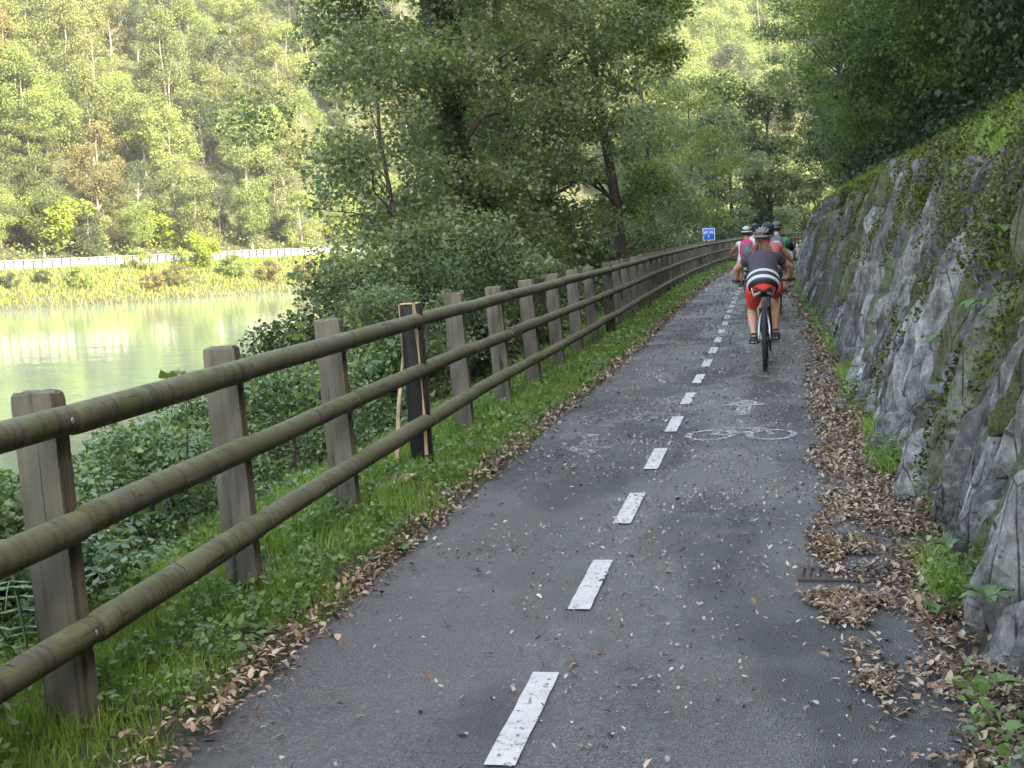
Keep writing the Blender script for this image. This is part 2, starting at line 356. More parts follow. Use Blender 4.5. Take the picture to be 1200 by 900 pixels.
    M['chips'] = F('pale_fallen_leaves', [(0, (.06, .04, .03)), (.35, (.20, .15, .11)), (.75, (.40, .35, .27)), (1, (.58, .54, .45))], .05, .5, .2, 1.5, .4)
    # misc
    M['concrete'] = plain('pale_concrete', (.40, .39, .38), .85, 0, .12, 2)
    M['dark_steel'] = plain('dark_steel', (.10, .10, .11), .5, .6)
    M['far_road'] = plain('sunlit_road', (.17, .165, .16), .9, 0, .1, .6)
    M['rust'] = plain('rusty_iron', (.075, .052, .047), .7, .5, .35, 25, .5, .4)
    M['pipe'] = plain('grey_pipe', (.33, .33, .34), .45, .2, .15, 20)
    M['blue'] = plain('sign_blue', (.012, .12, .62), .4, 0, .05)
    M['white'] = plain('white_paint', (.8, .8, .8), .45, 0, .05)
    M['galv'] = plain('galvanised_steel', (.42, .42, .43), .4, .8)
    for k, c, r, mt in (('black', (.012, .012, .014), .5, 0), ('rubber', (.02, .02, .022), .75, 0), ('steel', (.5, .5, .52), .3, .9), ('silver', (.62, .63, .62), .35, .5),
        ('blackmetal', (.02, .02, .022), .35, .6), ('shirt_charcoal', (.040, .036, .045), .85, 0), ('shorts_coral', (.78, .05, .035), .8, 0), ('stripe_grey', (.50, .51, .55), .6, 0),
        ('shoe', (.022, .018, .018), .7, 0), ('sole', (.35, .33, .30), .8, 0), ('helmet_grey', (.15, .155, .16), .3, 0), ('helmet_white', (.62, .63, .63), .3, 0), ('helmet_black', (.02, .02, .025), .3, 0),
        ('pink', (.62, .045, .16), .75, 0), ('whitecloth', (.74, .72, .72), .85, 0), ('pack_grey', (.13, .14, .18), .8, 0), ('green', (.04, .36, .13), .85, 0),
        ('coral', (.42, .12, .11), .85, 0), ('navy', (.025, .03, .06), .85, 0), ('frame_teal', (.03, .12, .18), .3, .2), ('sock', (.04, .05, .05), .9, 0)):
        cl = k in ('shirt_charcoal', 'shorts_coral', 'whitecloth', 'green', 'coral', 'navy', 'pink', 'pack_grey'); M[k] = plain(k, c, r, mt, .2 if cl else .12, 7 if cl else 40, .5, .9 if cl else 0)
    for k, c in (('skin', (.52, .27, .17)), ('skin_pale', (.60, .36, .26)), ('skin_tan', (.46, .22, .13))):
        t = NT(k); b = t.bsdf(t.mix(t.noise(18, t.obj(), 4), c, [x*.85 for x in c]), .5, None, 0, .4)
        b.inputs['Subsurface Weight'].default_value = .06; M[k] = t.done(b)
    t = NT('brown_hair'); f = t.noise(60, t.obj(), 4, .6, (1, 1, .08))
    M['hair'] = t.done(t.bsdf(t.ramp(f, [(.3, (.05, .02, .010)), (.6, (.15, .06, .03)), (.8, (.28, .12, .06))]), .5))
make_materials()

# ------------------------------------------------------------ terrain functions
CT = smooth_tab([(-100, .9), (-40, -.2), (0, -.85), (4.5, -.95), (8, -1.04), (14, -1.11), (21, -1.2), (28, -1.4), (37, -1.62), (46, -1.78), (60, -1.78), (80, -1.35), (100, -.6), (115, .35), (130, 2.6), (150, 8), (180, 20), (220, 42), (300, 95)], 1.0)
def pc(y): return np.interp(y, CT[:, 0], CT[:, 1])           # centre of the path
FT = [(-5, 1.5), (4.6, 1.545), (6.5, 1.60), (8.4, 1.65), (12.5, 1.73), (20, 1.76), (300, 1.76)]
def fo(y): return np.interp(y, [a for a, b in FT], [b for a, b in FT])
UZ = [(-60, -7), (-14, -6), (-10, -4.4), (-7.5, -3.2), (-5, -1.7), (-3.4, -.55), (-2.5, -.12), (-2.0, -.02), (-1.6, .02), (-1.2, -.015), (1.38, -.015), (1.62, .0), (1.85, .1), (2.72, 2.22), (3.2, 2.48), (4.2, 2.95), (5.2, 3.9), (8, 7.6), (14, 13.5), (40, 40), (70, 60), (110, 62)]
def gz(u): return np.interp(u, [a for a, b in UZ], [b for a, b in UZ])
def vnoise(x, y, s, seed=0.0):
    x = np.atleast_1d(x); y = np.atleast_1d(y)
    return np.array([mn.noise((a*s+seed, b*s+seed*1.7, seed)) for a, b in zip(x.ravel(), y.ravel())]).reshape(x.shape)
def grid(name, P, mat, smooth=True):
    n, m = P.shape[:2]; i = np.arange(n*m).reshape(n, m)
    F = np.stack([i[:-1, :-1], i[:-1, 1:], i[1:, 1:], i[1:, :-1]], -1).reshape(-1, 4)
    return mesh(name, P.reshape(-1, 3), F, mat, smooth)
WATER = -3.6
def build_ground():
    ys = np.concatenate([np.arange(-100, 0, 5), np.arange(0, 30, .35), np.arange(30, 60, .8), np.arange(60, 130, 2), np.arange(130, 301, 6)])
    us = np.concatenate([np.arange(-60, -14, 6), np.arange(-14, -5, .6), np.arange(-5, -1.2, .2), [-1.2, -.6, 0, .6, 1.2, 1.38, 1.62, 1.75, 1.85, 2.0, 2.3, 2.6, 2.72, 2.9, 3.2, 3.7], np.arange(4.2, 14, .7), np.arange(14, 111, 6)])
    Yg, U = np.meshgrid(ys, us, indexing='ij'); X = pc(Yg)+U; Z = gz(U)
    n1 = vnoise(X, Yg, .35, 3)+.5*vnoise(X, Yg, 1.3, 8)
    amp = np.interp(U, [-14, -4, -2.2, -1.3, 1.7, 2.8, 4, 8, 30], [.5, .3, .05, .0, .0, .05, .15, .6, 3.0])
    Z = Z+n1*amp
    P = np.stack([X, Yg, Z], -1)
    tag(link('ground', grid('ground', P, M['soil'])), kind='structure')
    # path: asphalt sheet, ragged edges
    ys = np.concatenate([np.arange(-20, 40, .12), np.arange(40, 300, 1.5)])
    fr = np.array([0, .03, .1, .2, .35, .5, .65, .8, .9, .97, 1])
    L = -1.10+.035*vnoise(ys, ys*0, 2.3, 4)+.03*vnoise(ys, ys*0, .6, 9); R = 1.50+.03*vnoise(ys, ys*0, 2.1, 5)
    U = L[:, None]+(R-L)[:, None]*fr[None]
    Yg = np.repeat(ys[:, None], len(fr), 1); Z = .004+.006*np.sin(U*.9)*0+.004*vnoise(pc(Yg)+U, Yg, .9, 2)
    Z[:, 0] -= .022; Z[:, -1] -= .022
    global PATH
    PATH = tag(link('path', grid('path', np.stack([pc(Yg)+U, Yg, Z], -1), M['asphalt'])), kind='structure')
build_ground()
# far bank and hill, laid out along the far shoreline
SH = np.array([(-190, -60), (-140, 50), (-82.3, 142.8), (-69.9, 157.7), (-58.8, 175.6), (-36, 214), (-8, 250), (50, 312), (150, 400), (260, 470)], float)
seg = np.linalg.norm(np.diff(SH, axis=0), axis=1); SL = np.concatenate([[0], np.cumsum(seg)])
_s = np.arange(0, SL[-1], 3.0); _x = np.interp(_s, SL, SH[:, 0]); _y = np.interp(_s, SL, SH[:, 1])
for _ in range(25):
    _x[1:-1] = .25*_x[:-2]+.5*_x[1:-1]+.25*_x[2:]; _y[1:-1] = .25*_y[:-2]+.5*_y[1:-1]+.25*_y[2:]
_tx = np.gradient(_x); _ty = np.gradient(_y); _l = np.hypot(_tx, _ty); _nx, _ny = -_ty/_l, _tx/_l
def shore(s, d):
    x = np.interp(s, _s, _x)+np.interp(s, _s, _nx)*d; y = np.interp(s, _s, _y)+np.interp(s, _s, _ny)*d
    return x, y
DZ = [(-40, -8), (-3, -4.6), (0, -3.7), (3, -2.7), (8, -.9), (12, .45), (14, .75), (20.5, .75), (23, 1.4), (30, 3.8), (40, 12), (60, 27), (100, 58), (160, 105), (260, 170)]
def fz(s, d):
    z = np.interp(d, [a for a, b in DZ], [b for a, b in DZ])
    amp = np.interp(d, [-1, 1, 11, 13, 22, 34, 60], [.1, .35, .35, 0, 0, 1.8, 5.0])
    x, y = shore(s, d)
    return x, y, z+amp*(vnoise(x, y, .03, 5)+.5*vnoise(x, y, .09, 2))
def build_far():
    ss = np.arange(0, SL[-1], 4.0); ds = np.array([-40, -10, -3, -1, 0, 1, 2, 4, 6, 8, 10, 12, 13, 14, 20.5, 22, 23, 26, 30, 34, 38, 42, 46, 52, 58, 66, 76, 88, 100, 125, 160.])
    Sg, D = np.meshgrid(ss, ds, indexing='ij'); x, y, z = fz(Sg, D)
    tag(link('hill', grid('hill', np.stack([x, y, z], -1), M['hill'])), kind='structure')
    D2 = np.array([14.2, 16, 18, 20.3]); Sg, D = np.meshgrid(ss, D2, indexing='ij'); x, y = shore(Sg, D)
    tag(link('road', grid('road', np.stack([x, y, np.full_like(x, .775)], -1), M['far_road'])), kind='structure')
    g = np.array([[(-400, -150, WATER), (-400, 600, WATER)], [(400, -150, WATER), (400, 600, WATER)]], float)
    tag(link('river', grid('river', g, M['water'])), kind='structure')
build_far()

# ------------------------------------------------------------ foliage builders
def norm(a): return a/np.maximum(np.linalg.norm(a, axis=-1, keepdims=True), 1e-9)
def leaves(rg, P, size, up=.8, droop=.3, asp=.34, fold=.25, out=None, outw=0.0, hexa=False):
    """kite-shaped folded leaves at P; returns V, F"""
    n = len(P); size = size*(.5+1.0*rg.rand(n)**1.3)
    a = rg.normal(size=(n, 3)); a[:, 2] = a[:, 2]*.5-droop
    if out is not None: a = a+out*outw
    a = norm(a)
    nn = rg.normal(size=(n, 3)); nn[:, 2] += up*2; nn = norm(nn-a*np.sum(nn*a, 1, keepdims=True)); b = np.cross(nn, a)
    L = size[:, None]; w = L*asp*(.75+.5*rg.rand(n))[:, None]
    if hexa:
        cu = (rg.normal(size=(n, 1))*.12)*L; w2 = w*(.55+.3*rg.rand(n))[:, None]
        V = np.stack([P, P+a*L*.28+b*w+nn*L*fold*.5, P+a*L*.70+b*w2+nn*(L*fold*.4+cu*.5), P+a*L+nn*cu, P+a*L*.66-b*w2+nn*(L*fold*.4+cu*.6), P+a*L*.25-b*w+nn*L*fold*.45], 1).reshape(-1, 3)
        k = np.arange(n)[:, None]*6
        return V, np.concatenate([k+np.array([0, 1, 2, 3]), k+np.array([0, 3, 4, 5])])
    V = np.stack([P, P+a*L*.45+b*w+nn*L*fold*.5, P+a*L-nn*L*fold*.3, P+a*L*.45-b*w+nn*L*fold*.5], 1).reshape(-1, 3)
    return V, np.arange(4*n).reshape(n, 4)
def clump_points(rg, C, R, n, flat=.65, shell=.5):
    """n points over clumps with centres C and radii R, denser at each clump's skin"""
    w = R**2; k = rg.choice(len(C), n, p=w/w.sum())
    d = norm(rg.normal(size=(n, 3))); r = rg.rand(n)**shell
    o = d*r[:, None]*R[k][:, None]; o[:, 2] *= flat
    return C[k]+o, d
def crown_clumps(rg, h0, h1, rad, n, shape='round', off=(0, 0)):
    z = rg.rand(n)
    if shape == 'round': prof = np.sqrt(np.clip(1-(2*z-1)**2, .05, 1))
    elif shape == 'tall': prof = np.clip(1.15*(1-z)**.6*(.55+1.1*z), .12, 1)
    else: prof = np.clip((1-z)**.35*(.35+z), .15, 1)
    a = rg.rand(n)*2*PI; r = rad*prof*np.sqrt(rg.rand(n)*.85+.15)
    r *= (1+.25*np.sin(a*2+rg.rand()*6)+.15*np.sin(a*3+rg.rand()*6))
    C = np.stack([r*np.cos(a)+off[0]*z, r*np.sin(a)+off[1]*z, h0+z*(h1-h0)], 1)
    return C
def branchy(rg, trunk_pts, trunk_r, C, mb, n_limb, r0=.35, seg=5, wig=.15):
    """limbs from the trunk line to clump centres"""
    T = np.asarray(trunk_pts, float); zs = T[:, 2]
    for c in C[rg.permutation(len(C))[:n_limb]]:
        zb = max(zs[0]+.15*(zs[-1]-zs[0]), min(zs[-1]*.98, c[2]-.55*math.hypot(c[0]-np.interp(c[2], zs, T[:, 0]), c[1]-np.interp(c[2], zs, T[:, 1]))))
        b = np.array([np.interp(zb, zs, T[:, 0]), np.interp(zb, zs, T[:, 1]), zb]); rb = np.interp(zb, zs, trunk_r)*r0
        pts = []; L = np.linalg.norm(c-b)
        for i in range(seg+1):
            f = i/seg; p = b+(c-b)*f; p[2] += .12*L*math.sin(f*PI)
            if 0 < i: p = p+rg.normal(size=3)*L*.04*wig/.15
            pts.append(p)
        mb.tube(pts, [max(.008, rb*(1-.8*i/seg)) for i in range(seg+1)], 5, False)
def tree_meshes(seed, h, rad, base, nclump, crad, nleaf, lsize, shape='round', trunk_r=.16, lean=(0, 0), limbs=14, asp=.34, flat=.6, up=.8, bark='bark', leaf='lf_near', droop=.3, tseg=6, outw=0.0):
    rg = np.random.RandomState(seed)
    T = [(lean[0]*(f**1.3)*h+rg.normal()*.03*h*f*.4, lean[1]*(f**1.3)*h+rg.normal()*.03*h*f*.4, -.4+f*(h*.93+.4)) for f in np.linspace(0, 1, tseg+2)]
    TR = [trunk_r*(1.25-1.1*f)+.01 for f in np.linspace(0, 1, tseg+2)]
    mb = MB(); mb.tube(T, TR, 7 if nleaf < 8000 else 9, False)
    C = crown_clumps(rg, base, h, rad, nclump, shape); Ta = np.array(T)
    C[:, 0] += np.interp(C[:, 2], Ta[:, 2], Ta[:, 0]); C[:, 1] += np.interp(C[:, 2], Ta[:, 2], Ta[:, 1])
    R = crad*(.6+.8*rg.rand(nclump))
    branchy(rg, T, TR, C, mb, limbs)
    P, d = clump_points(rg, C, R, nleaf, flat)
    V, F = leaves(rg, P, lsize, up, droop, asp, out=d, outw=outw)
    return mb.mesh('trunk', M[bark]), mesh('crown', V, F, M[leaf], False)
def plant_tree(name, tm, loc, rz, sc, label, cat, group=None, leaf=None):
    o = empty(name, loc, rz, label, cat, group); o.scale = sc if hasattr(sc, '__len__') else (sc,)*3
    t = link('trunk', tm[0], o); c = link('crown', tm[1], o)
    if leaf: c.material_slots[0].link = 'OBJECT'; c.material_slots[0].material = M[leaf]
    return o

# ------------------------------------------------------------ far forest: every tree a thing
FARV = []
for i in range(7):
    sh = ('round', 'cap', 'tall', 'round', 'cap', 'round', 'tall')[i]
    FARV.append(tree_meshes(100+i, 9.0, (3.9, 4.3, 3.2, 4.6, 3.9, 3.4, 2.9)[i], (.6, 1.6, .8, .3, 2.6, 3.4, .6)[i], 58, 1.0, 13500, .18, sh, .14, (rnd := .05*((i % 3)-1), .03), 12, .40, .7, .5, 'bark_pale', 'lf_far', .1))
BARE = tree_meshes(130, 10, 2.6, 3.5, 30, .7, 260, .25, 'cap', .16, (.04, 0), 30, .4, .7, .5, 'bark_pale', 'lf_far_b', .1)
FAR_LAB = {
 'lf_far': ['olive green tree in the far wood across the river', 'mid green round crowned tree on the far hillside', 'dull green tree high on the wooded far slope'],
 'lf_far_y': ['yellow green tree standing out on the sunlit far slope', 'pale yellow crowned tree on the hill across the river'],
 'lf_far_d': ['dark green shaded tree among paler ones on the far hill', 'deep green crown low on the far wooded slope'],
 'lf_far_b': ['russet tinged tree turning brown on the far hillside']}
def far_label(k, px, py, dd, rg):
    look = {'lf_far': ('olive green', 'dull green', 'mid green'), 'lf_far_y': ('yellow green', 'pale yellow green'), 'lf_far_d': ('dark green', 'deep green'), 'lf_far_b': ('russet brown',)}[k]
    band = 'low on' if dd < 34 else 'partway up' if dd < 55 else 'well up' if dd < 80 else 'high on'
    where = 'behind the start of the white railing' if px < 90 else 'above the lime green shrubs' if px < 190 else 'behind the bare grey tree' if px < 270 else 'beside the alders' if px < 390 else 'seen through the alders' if px < 690 else 'beyond the pale willows' if px < 850 else 'past the bend of the path'
    return f'{look[rg.randint(len(look))]} tree {band} the far slope {where}'
def far_forest():
    rg = np.random.RandomState(5); n = 0; row = 0; d = 24.0; cand = []
    while d < 150:
        s = rg.rand()*5
        while s < SL[-1]:
            cand.append((s+rg.normal()*.9, d+rg.normal()*1.0)); s += (6.0+.015*d)*(1 if s < 260 else 1.35)+rg.rand()*1.5
        d += 4.8+.012*d
    for s, dd in cand:
        x, y, z = fz(np.array([s]), np.array([dd])); x, y, z = float(x[0]), float(y[0]), float(z[0])
        px, py, w = proj((x, y, z)); pt = proj((x, y, z+10))[1]
        if w < 50 or px < -70 or px > 1060 or pt > 330 or py < -25: continue
        if 500 < px < 700 and rg.rand() < .55: continue
        v = rg.randint(7); near_road = dd < 33
        k = 'lf_far'; r = rg.rand(); patch = mn.noise((x*.035, y*.035, 7.3))
        if r < .20+.5*max(0, patch): k = 'lf_far_y'
        elif r > .86+.5*min(0, patch)*.8: k = 'lf_far_d'
        elif .76 < r < .83: k = 'lf_far_b'
        if px > 690 and rg.rand() < .6: k = 'lf_far_y'
        tall = 1.0 if not near_road else .8
        sc = tall*(.85+.5*rg.rand())*(1 if px < 600 else 1.3)
        o = plant_tree('forest_tree', FARV[v], (x, y, z-.2), rg.rand()*6.28, (sc, sc, sc*(.9+.35*rg.rand())), far_label(k, px, py, dd, rg), 'tree', 'trees of the far wooded hillside', None if k == 'lf_far' else k)
        n += 1
    print('forest', n); return n
nfar = far_forest()
def onhill(px, py, dmin=20, dmax=150):
    """place on the far bank seen at a pixel"""
    dirv = CM @ np.array([px-600, -(py-450), -FPX]); best = None
    for t in np.arange(100, 420, .5):
        P = EYEP+dirv*(t/dirv[1])
        i = np.argmin((_x-P[0])**2+(_y-P[1])**2); dd = (P[0]-_x[i])*_nx[i]+(P[1]-_y[i])*_ny[i]
        if dd < -1: continue
        z = float(fz(np.array([_s[i]]), np.array([dd]))[2][0])
        if P[2] <= z: return P, dd
    return P, dd
for px, py, sc, lab in ((22, 42, 1.0, 'bare pale trunk at the top of the far hillside'), (40, 48, .9, 'slim leafless tree beside another bare pale trunk'), (112, 118, 1.1, 'bare forked whitish tree among green crowns on far hill'), (134, 115, 1.25, 'tall dead grey tree with spreading limbs on far hill'),
                        (326, 262, 1.0, 'group of straight pale stems above the far road'), (336, 268, 1.15, 'tallest straight pale trunk rising above the far road'), (88, 150, .9, 'small leafless tree between two green crowns on far hill'), (246, 190, 1.0, 'thin bare tree in a gap of the far wood')):
    P, dd = onhill(px, py); plant_tree('bare_tree', BARE, P, px, sc, lab, 'tree')
# lime green shrubs along the far road and bank bushes
SHR = [tree_meshes(150+i, 3.2, 2.1, .2, 34, .62, 5200, .17, 'round', .06, (0, 0), 6, .4, .75, .5, 'bark', 'lf_lime', .1) for i in range(2)]
for px, py, sc, mat, lab in ((60, 296, 2.4, 'lf_lime', 'big bright lime green shrub beside the far road'), (176, 290, 1.5, 'lf_lime', 'rounded lime green bush behind the far railing'), (205, 291, 1.1, 'lf_lime', 'small lime shrub at the edge of the far wood'),
     (232, 312, 1.3, 'lf_lime', 'lime green bush overhanging the far railing from the bank'), (401, 285, 1.0, 'lf_lime', 'little yellow bush behind the far railing'), (20, 288, 1.5, 'lf_far_b', 'grey brown thicket at the foot of the far hill'),
     (165, 316, .8, 'lf_far_y', 'low yellow green bush on the bank below the railing'), (50, 333, .5, 'lf_far_d', 'dark bush low on the grassy far bank'), (12, 338, .55, 'lf_far_d', 'dark leafy bush at the far water edge'), (285, 288, .9, 'lf_far', 'green shrub just above the far railing'),
     (120, 290, 1.3, 'lf_far', 'grey green shrub under the far wood'), (330, 283, .9, 'lf_far_d', 'dark low shrub above the far road'), (362, 330, .9, 'lf_far_b', 'brown bush at the far waterline'), (275, 325, .9, 'lf_far_y', 'pale bush halfway down the far bank'),
     (315, 329, .8, 'lf_far_b', 'russet bush near the far waterline'), (180, 341, .7, 'lf_far_b', 'reddish scrub beside the far water'), (400, 318, 1.0, 'lf_far_y', 'yellow green bush on the bank by the leafy branch'), (205, 335, .8, 'lf_far_b', 'brown scrub low on the far bank'), (95, 338, .8, 'lf_far_y', 'pale green tussock bush low on far bank')):
    P, dd = onhill(px, py); plant_tree('shrub', SHR[px % 2], P, px*.7, (sc, sc, sc*.9), lab, 'shrub', None, mat)
def far_grass():
    rg = np.random.RandomState(3); n = 52000
    s = rg.rand(n)*SL[-1]*.62+60; d = rg.rand(n)**.8*12.6
    x, y = shore(s, d); z = np.interp(d, [a for a, b in DZ], [b for a, b in DZ])
    amp = np.interp(d, [-1, 1, 11, 13], [.1, .35, .35, 0]); z = z+amp*(vnoise(x, y, .03, 5)+.5*vnoise(x, y, .09, 2))
    px, py, w = proj(np.stack([x, y, z], -1)); ok = (px > -30) & (px < 640) & (w > 50)
    x, y, z, d, s = x[ok], y[ok], z[ok], d[ok], s[ok]; k = len(x)
    def blades(x, y, z, h, wd, name, mat):
        m = len(x); a = rg.rand(m)*2*PI; hh = h*(.5+rg.rand(m))
        lx, ly = rg.normal(size=m)*.35*hh, rg.normal(size=m)*.35*hh
        b = np.stack([x-np.cos(a)*wd, y-np.sin(a)*wd, z-.05], 1); c = np.stack([x+np.cos(a)*wd, y+np.sin(a)*wd, z-.05], 1)
        t = np.stack([x+lx, y+ly, z+hh], 1); V = np.stack([b, c, t], 1).reshape(-1, 3)
        tag(link(name, mesh(name, V, np.arange(3*m).reshape(m, 3), mat, False)), kind='stuff')
    clump = vnoise(x, y, .15, 9)
    reed = (d < 2.2+3.0*clump)
    blades(x[~reed], y[~reed], z[~reed], .42, .12, 'bank_grass', M['grass_far'])
    blades(x[reed], y[reed], z[reed], .55, .07, 'reeds', M['reed'])
    # scrub on the slope above the road, filling between the trees
    n = 190000; s = rg.rand(n)*SL[-1]*.8+40; d = 21.5+rg.rand(n)**1.3*85
    x, y, z = fz(s, d) if False else (*shore(s, d), None)
    px, py, w = proj(np.stack([x, y, np.interp(d, [a for a, b in DZ], [b for a, b in DZ])], -1)); ok = (px > -40) & (px < 1000) & (w > 50) & (py > -60)
    s, d = s[ok], d[ok]; x, y, z = fz(s, d); z = z+rg.rand(len(x))**1.6*(1.0+3.2*np.clip(vnoise(x, y, .22, 31)+.25, 0, 1))
    V, F = leaves(rg, np.stack([x, y, z], 1), .32, .6, .1, .42)
    tag(link('undergrowth', mesh('undergrowth', V, F, M['lf_far'], False)), kind='stuff')
far_grass()
# far road railing: pale parapet with dark posts
def far_rail():
    root = empty('guard_railing', (0, 0, 0), 0, 'long white railing with dark posts beside the road across the river', 'railing')
    ss = np.arange(0, SL[-1], 2.0); x, y = shore(ss, np.full_like(ss, 13.4)); px, py, w = proj(np.stack([x, y, x*0+1], -1))
    ok = (px > -30) & (px < 600) & (w > 50); x, y = x[ok], y[ok]
    pts = [(a, b, 1.05) for a, b in zip(x, y)]
    V = []; F = []
    for i, (a, b, _) in enumerate(pts):
        for (o, z) in ((0, .42), (0, 1.5), (.22, 1.5), (.22, .42)):
            j = min(i, len(pts)-2); tx, ty = pts[j+1][0]-pts[j][0], pts[j+1][1]-pts[j][1]; l = math.hypot(tx, ty)
            V.append((a-ty/l*o, b+tx/l*o, z))
        if i:
            for k in range(4): q = (k+1) % 4; F.append(((i-1)*4+k, (i-1)*4+q, i*4+q, i*4+k))
    link('parapet', mesh('parapet', V, F, M['concrete'], False), root)
    arr = np.array(pts); L = np.concatenate([[0], np.cumsum(np.linalg.norm(np.diff(arr[:, :2], axis=0), axis=1))])
    pm = MB().box((0, 0, 1.0), (.11, .11, 1.25)).mesh('railing_post', M['dark_steel'], False); k = 0
    for q in np.arange(.3, L[-1], 1.15):
        if k >= 290: break
        X = np.interp(q, L, arr[:, 0]); Yq = np.interp(q, L, arr[:, 1]); link('railing_post', pm, root, (X+.14, Yq-.10, .0)); k += 1
    mb = MB(); mb.tube([(a+.16, b-.12, 1.6) for a, b, _ in pts], .04, 5); mb.build('top_rail', M['galv'], root)
far_rail()
# air: one box of thin pale haze round camera and scene
hz = NT('haze_air'); pv = hz.n('ShaderNodeVolumePrincipled'); pv.inputs['Color'].default_value = (.93, .96, .93, 1); pv.inputs['Density'].default_value = .00024; pv.inputs['Anisotropy'].default_value = .25
hz.l(pv.outputs[0], hz.out.inputs['Volume'])
tag(MB().box((0, 180, 55), (1400, 1200, 132)).build('haze', hz.m, None, False), kind='stuff')
# ------------------------------------------------------------ timber fence
def fence():
    root = empty('wooden_fence', (-2.5, 4.6, 0), 0, 'long weathered timber post and rail fence along the river side of the path', 'fence')
    inv = Matrix.Translation((2.5, -4.6, 0))
    def fx(y): return pc(y)-fo(y)
    # stations along the fence at even walking distance
    ys = np.arange(-4, 175, .05); xs = fx(ys); L = np.concatenate([[0], np.cumsum(np.hypot(np.diff(xs), np.diff(ys)))])
    L0 = np.interp(4.62, ys, L); st = [L0+1.87*k for k in range(-3, 96)]
    st = [q for q in st if q < L[-1]-.1]
    Y = [float(np.interp(q, L, ys)) for q in st]; X = [float(fx(y)) for y in Y]
    pms = []
    for v in range(4):
        rg = random.Random(v); mb = MB()
        # squared post, rounded edges, chamfered weathered top, slightly warped
        hw, hd = .078, .052; ring = []
        for a in range(16):
            q = 2*PI*a/16; cx, cy = math.cos(q), math.sin(q); n_ = 12
            r = (abs(cx)**n_+abs(cy)**n_)**(-1/n_); ring.append((cx*r*hw, cy*r*hd))
        zs = [-.25, 0, .2, .4, .6, .8, 1.0, 1.14, 1.165, 1.175]; V = []; F = []
        for i, z in enumerate(zs):
            k = 1 if i < 7 else (1, .97, .86)[i-7]
            for (x, y) in ring: V.append((x*k+rg.gauss(0, .0009), y*k+rg.gauss(0, .0009), z+(rg.gauss(0, .003) if i > 6 else 0)))
        for i in range(len(zs)-1):
            for j in range(16): q = (j+1) % 16; F.append((i*16+j, i*16+q, (i+1)*16+q, (i+1)*16+j))
        F.append(tuple(range(len(V)-16, len(V))))
        me = mb.add(V, F).mesh('post', [M['post']], False); pms.append(me)
    dark = {3, 3+7}
    lean = math.radians(2.4)
    for i, (x, y) in enumerate(zip(X, Y)):
        k = i-3
        if k in (3, 10): continue
        dy = .02; ang = math.atan2(fx(y+dy)-fx(y-dy), 2*dy)
        o = link('post', pms[i % 4], root, (x+2.5, y-4.6, gz(-fo(y))-.0), (0, -lean*(1 if y < 60 else .4)+random.uniform(-.008, .008), -ang+random.uniform(-.05, .05)))
        o.scale = (1, 1, 1+random.uniform(-.012, .012))
    # rails: one turned pole per bay and height, butted at the posts
    for hz in (1.075, .72, .355):
        for i in range(len(st)-1):
            if Y[i] > 150: break
            n = 14 if Y[i] < 14 else (8 if Y[i] < 40 else 4); rg = random.Random(i*7+int(hz*100)); V = []; F = []
            r0 = .052+rg.uniform(-.002, .003); off = .105
            nr = 14 if Y[i] < 14 else 8; pts = []; rad = []
            g0, g1 = .006, .006
            fr = np.linspace(0, 1, n+1).tolist(); fr = [0, .012]+[min(.97, .03+f*.94) for f in fr]+[.988, 1]
            for f in fr:
                q = st[i]+(st[i+1]-st[i])*f
                if f == 0: q += g0
                if f == 1: q -= g1
                y = float(np.interp(q, L, ys)); x = float(fx(y))+off-math.sin(lean)*hz
                sag = .006*math.sin(f*PI)*(1 if rg.random() < .5 else -1)*0
                wob = .004*mn.noise((q*1.4, hz*9, 1.0))
                pts.append((x+2.5+wob, y-4.6, hz+.006*mn.noise((q*.6, hz*5, 3.0))+.010*mn.noise((i*1.3, hz*3, .5))))
                rad.append(r0*(.80 if f in (0, 1) else .97 if f in (.012, .988) else 1)*(1+.022*mn.noise((q*9, hz, 2))))
            V, F = tube(pts, rad, nr, True)
            me = mesh('rail', V, F, M['rail'], True)
            link('rail', me, root)
            # fixing bolt head
    bm_ = MB().ell((0, 0, 0), (.006, .012, .012), 8, 5).mesh('bolt_head', M['galv'])
    for i in range(2, 22):
        for hz in (1.075, .72, .355):
            if i-3 in (3, 10): continue
            link('bolt_head', bm_, root, (X[i]+2.5+.105-math.sin(lean)*hz+.048, Y[i]-4.6-.07, hz+.008))
    # two split, tarred posts standing where a timber one failed
    for k, lab in ((3, 'black tarred post split by a strip of raw pale wood behind the rails'), (10, 'dark mossy post farther along, standing tight behind the rails')):
        i = k+3; r = empty('black_post', (X[i]+.05, Y[i], -.03), 0, lab, 'post'); r.rotation_euler = (0, -math.radians(1.6), 0)
        mb = MB(); mb.box((0, 0, .50), (.15, .085, 1.44), bev=.012); mb.build('post_body', M['post_black' if k == 3 else 'post_dark'], r)
        if k == 3:
            V = []; F = []; zz = np.linspace(.15, 1.235, 14)
            for j, z in enumerate(zz):
                w = .016+.009*math.sin(z*7)+.004*math.sin(z*19); x0 = .040+.010*math.sin(z*3.1)
                V += [(x0-w/2, -.052, z), (x0+w/2, -.052, z), (x0+w/2, -.03, z), (x0-w/2, -.03, z)]
            for j in range(13):
                for q in range(4): q2 = (q+1) % 4; F.append((j*4+q, j*4+q2, j*4+4+q2, j*4+4+q))
            link('split_strip', mesh('split_strip', V, F, M['raw'], False), r)
            MB().box((0, -.0, 1.226), (.135, .09, .012), bev=.004).build('top_edge', M['raw'], r)
            MB().box((-.071, -.03, .98), (.012, .05, .50), bev=.003).build('side_sliver', M['raw'], r)
    # leaning lath and broken plank on the ground
    a = at(474, 390, 10.25); b = at(463, 560, 10.0)
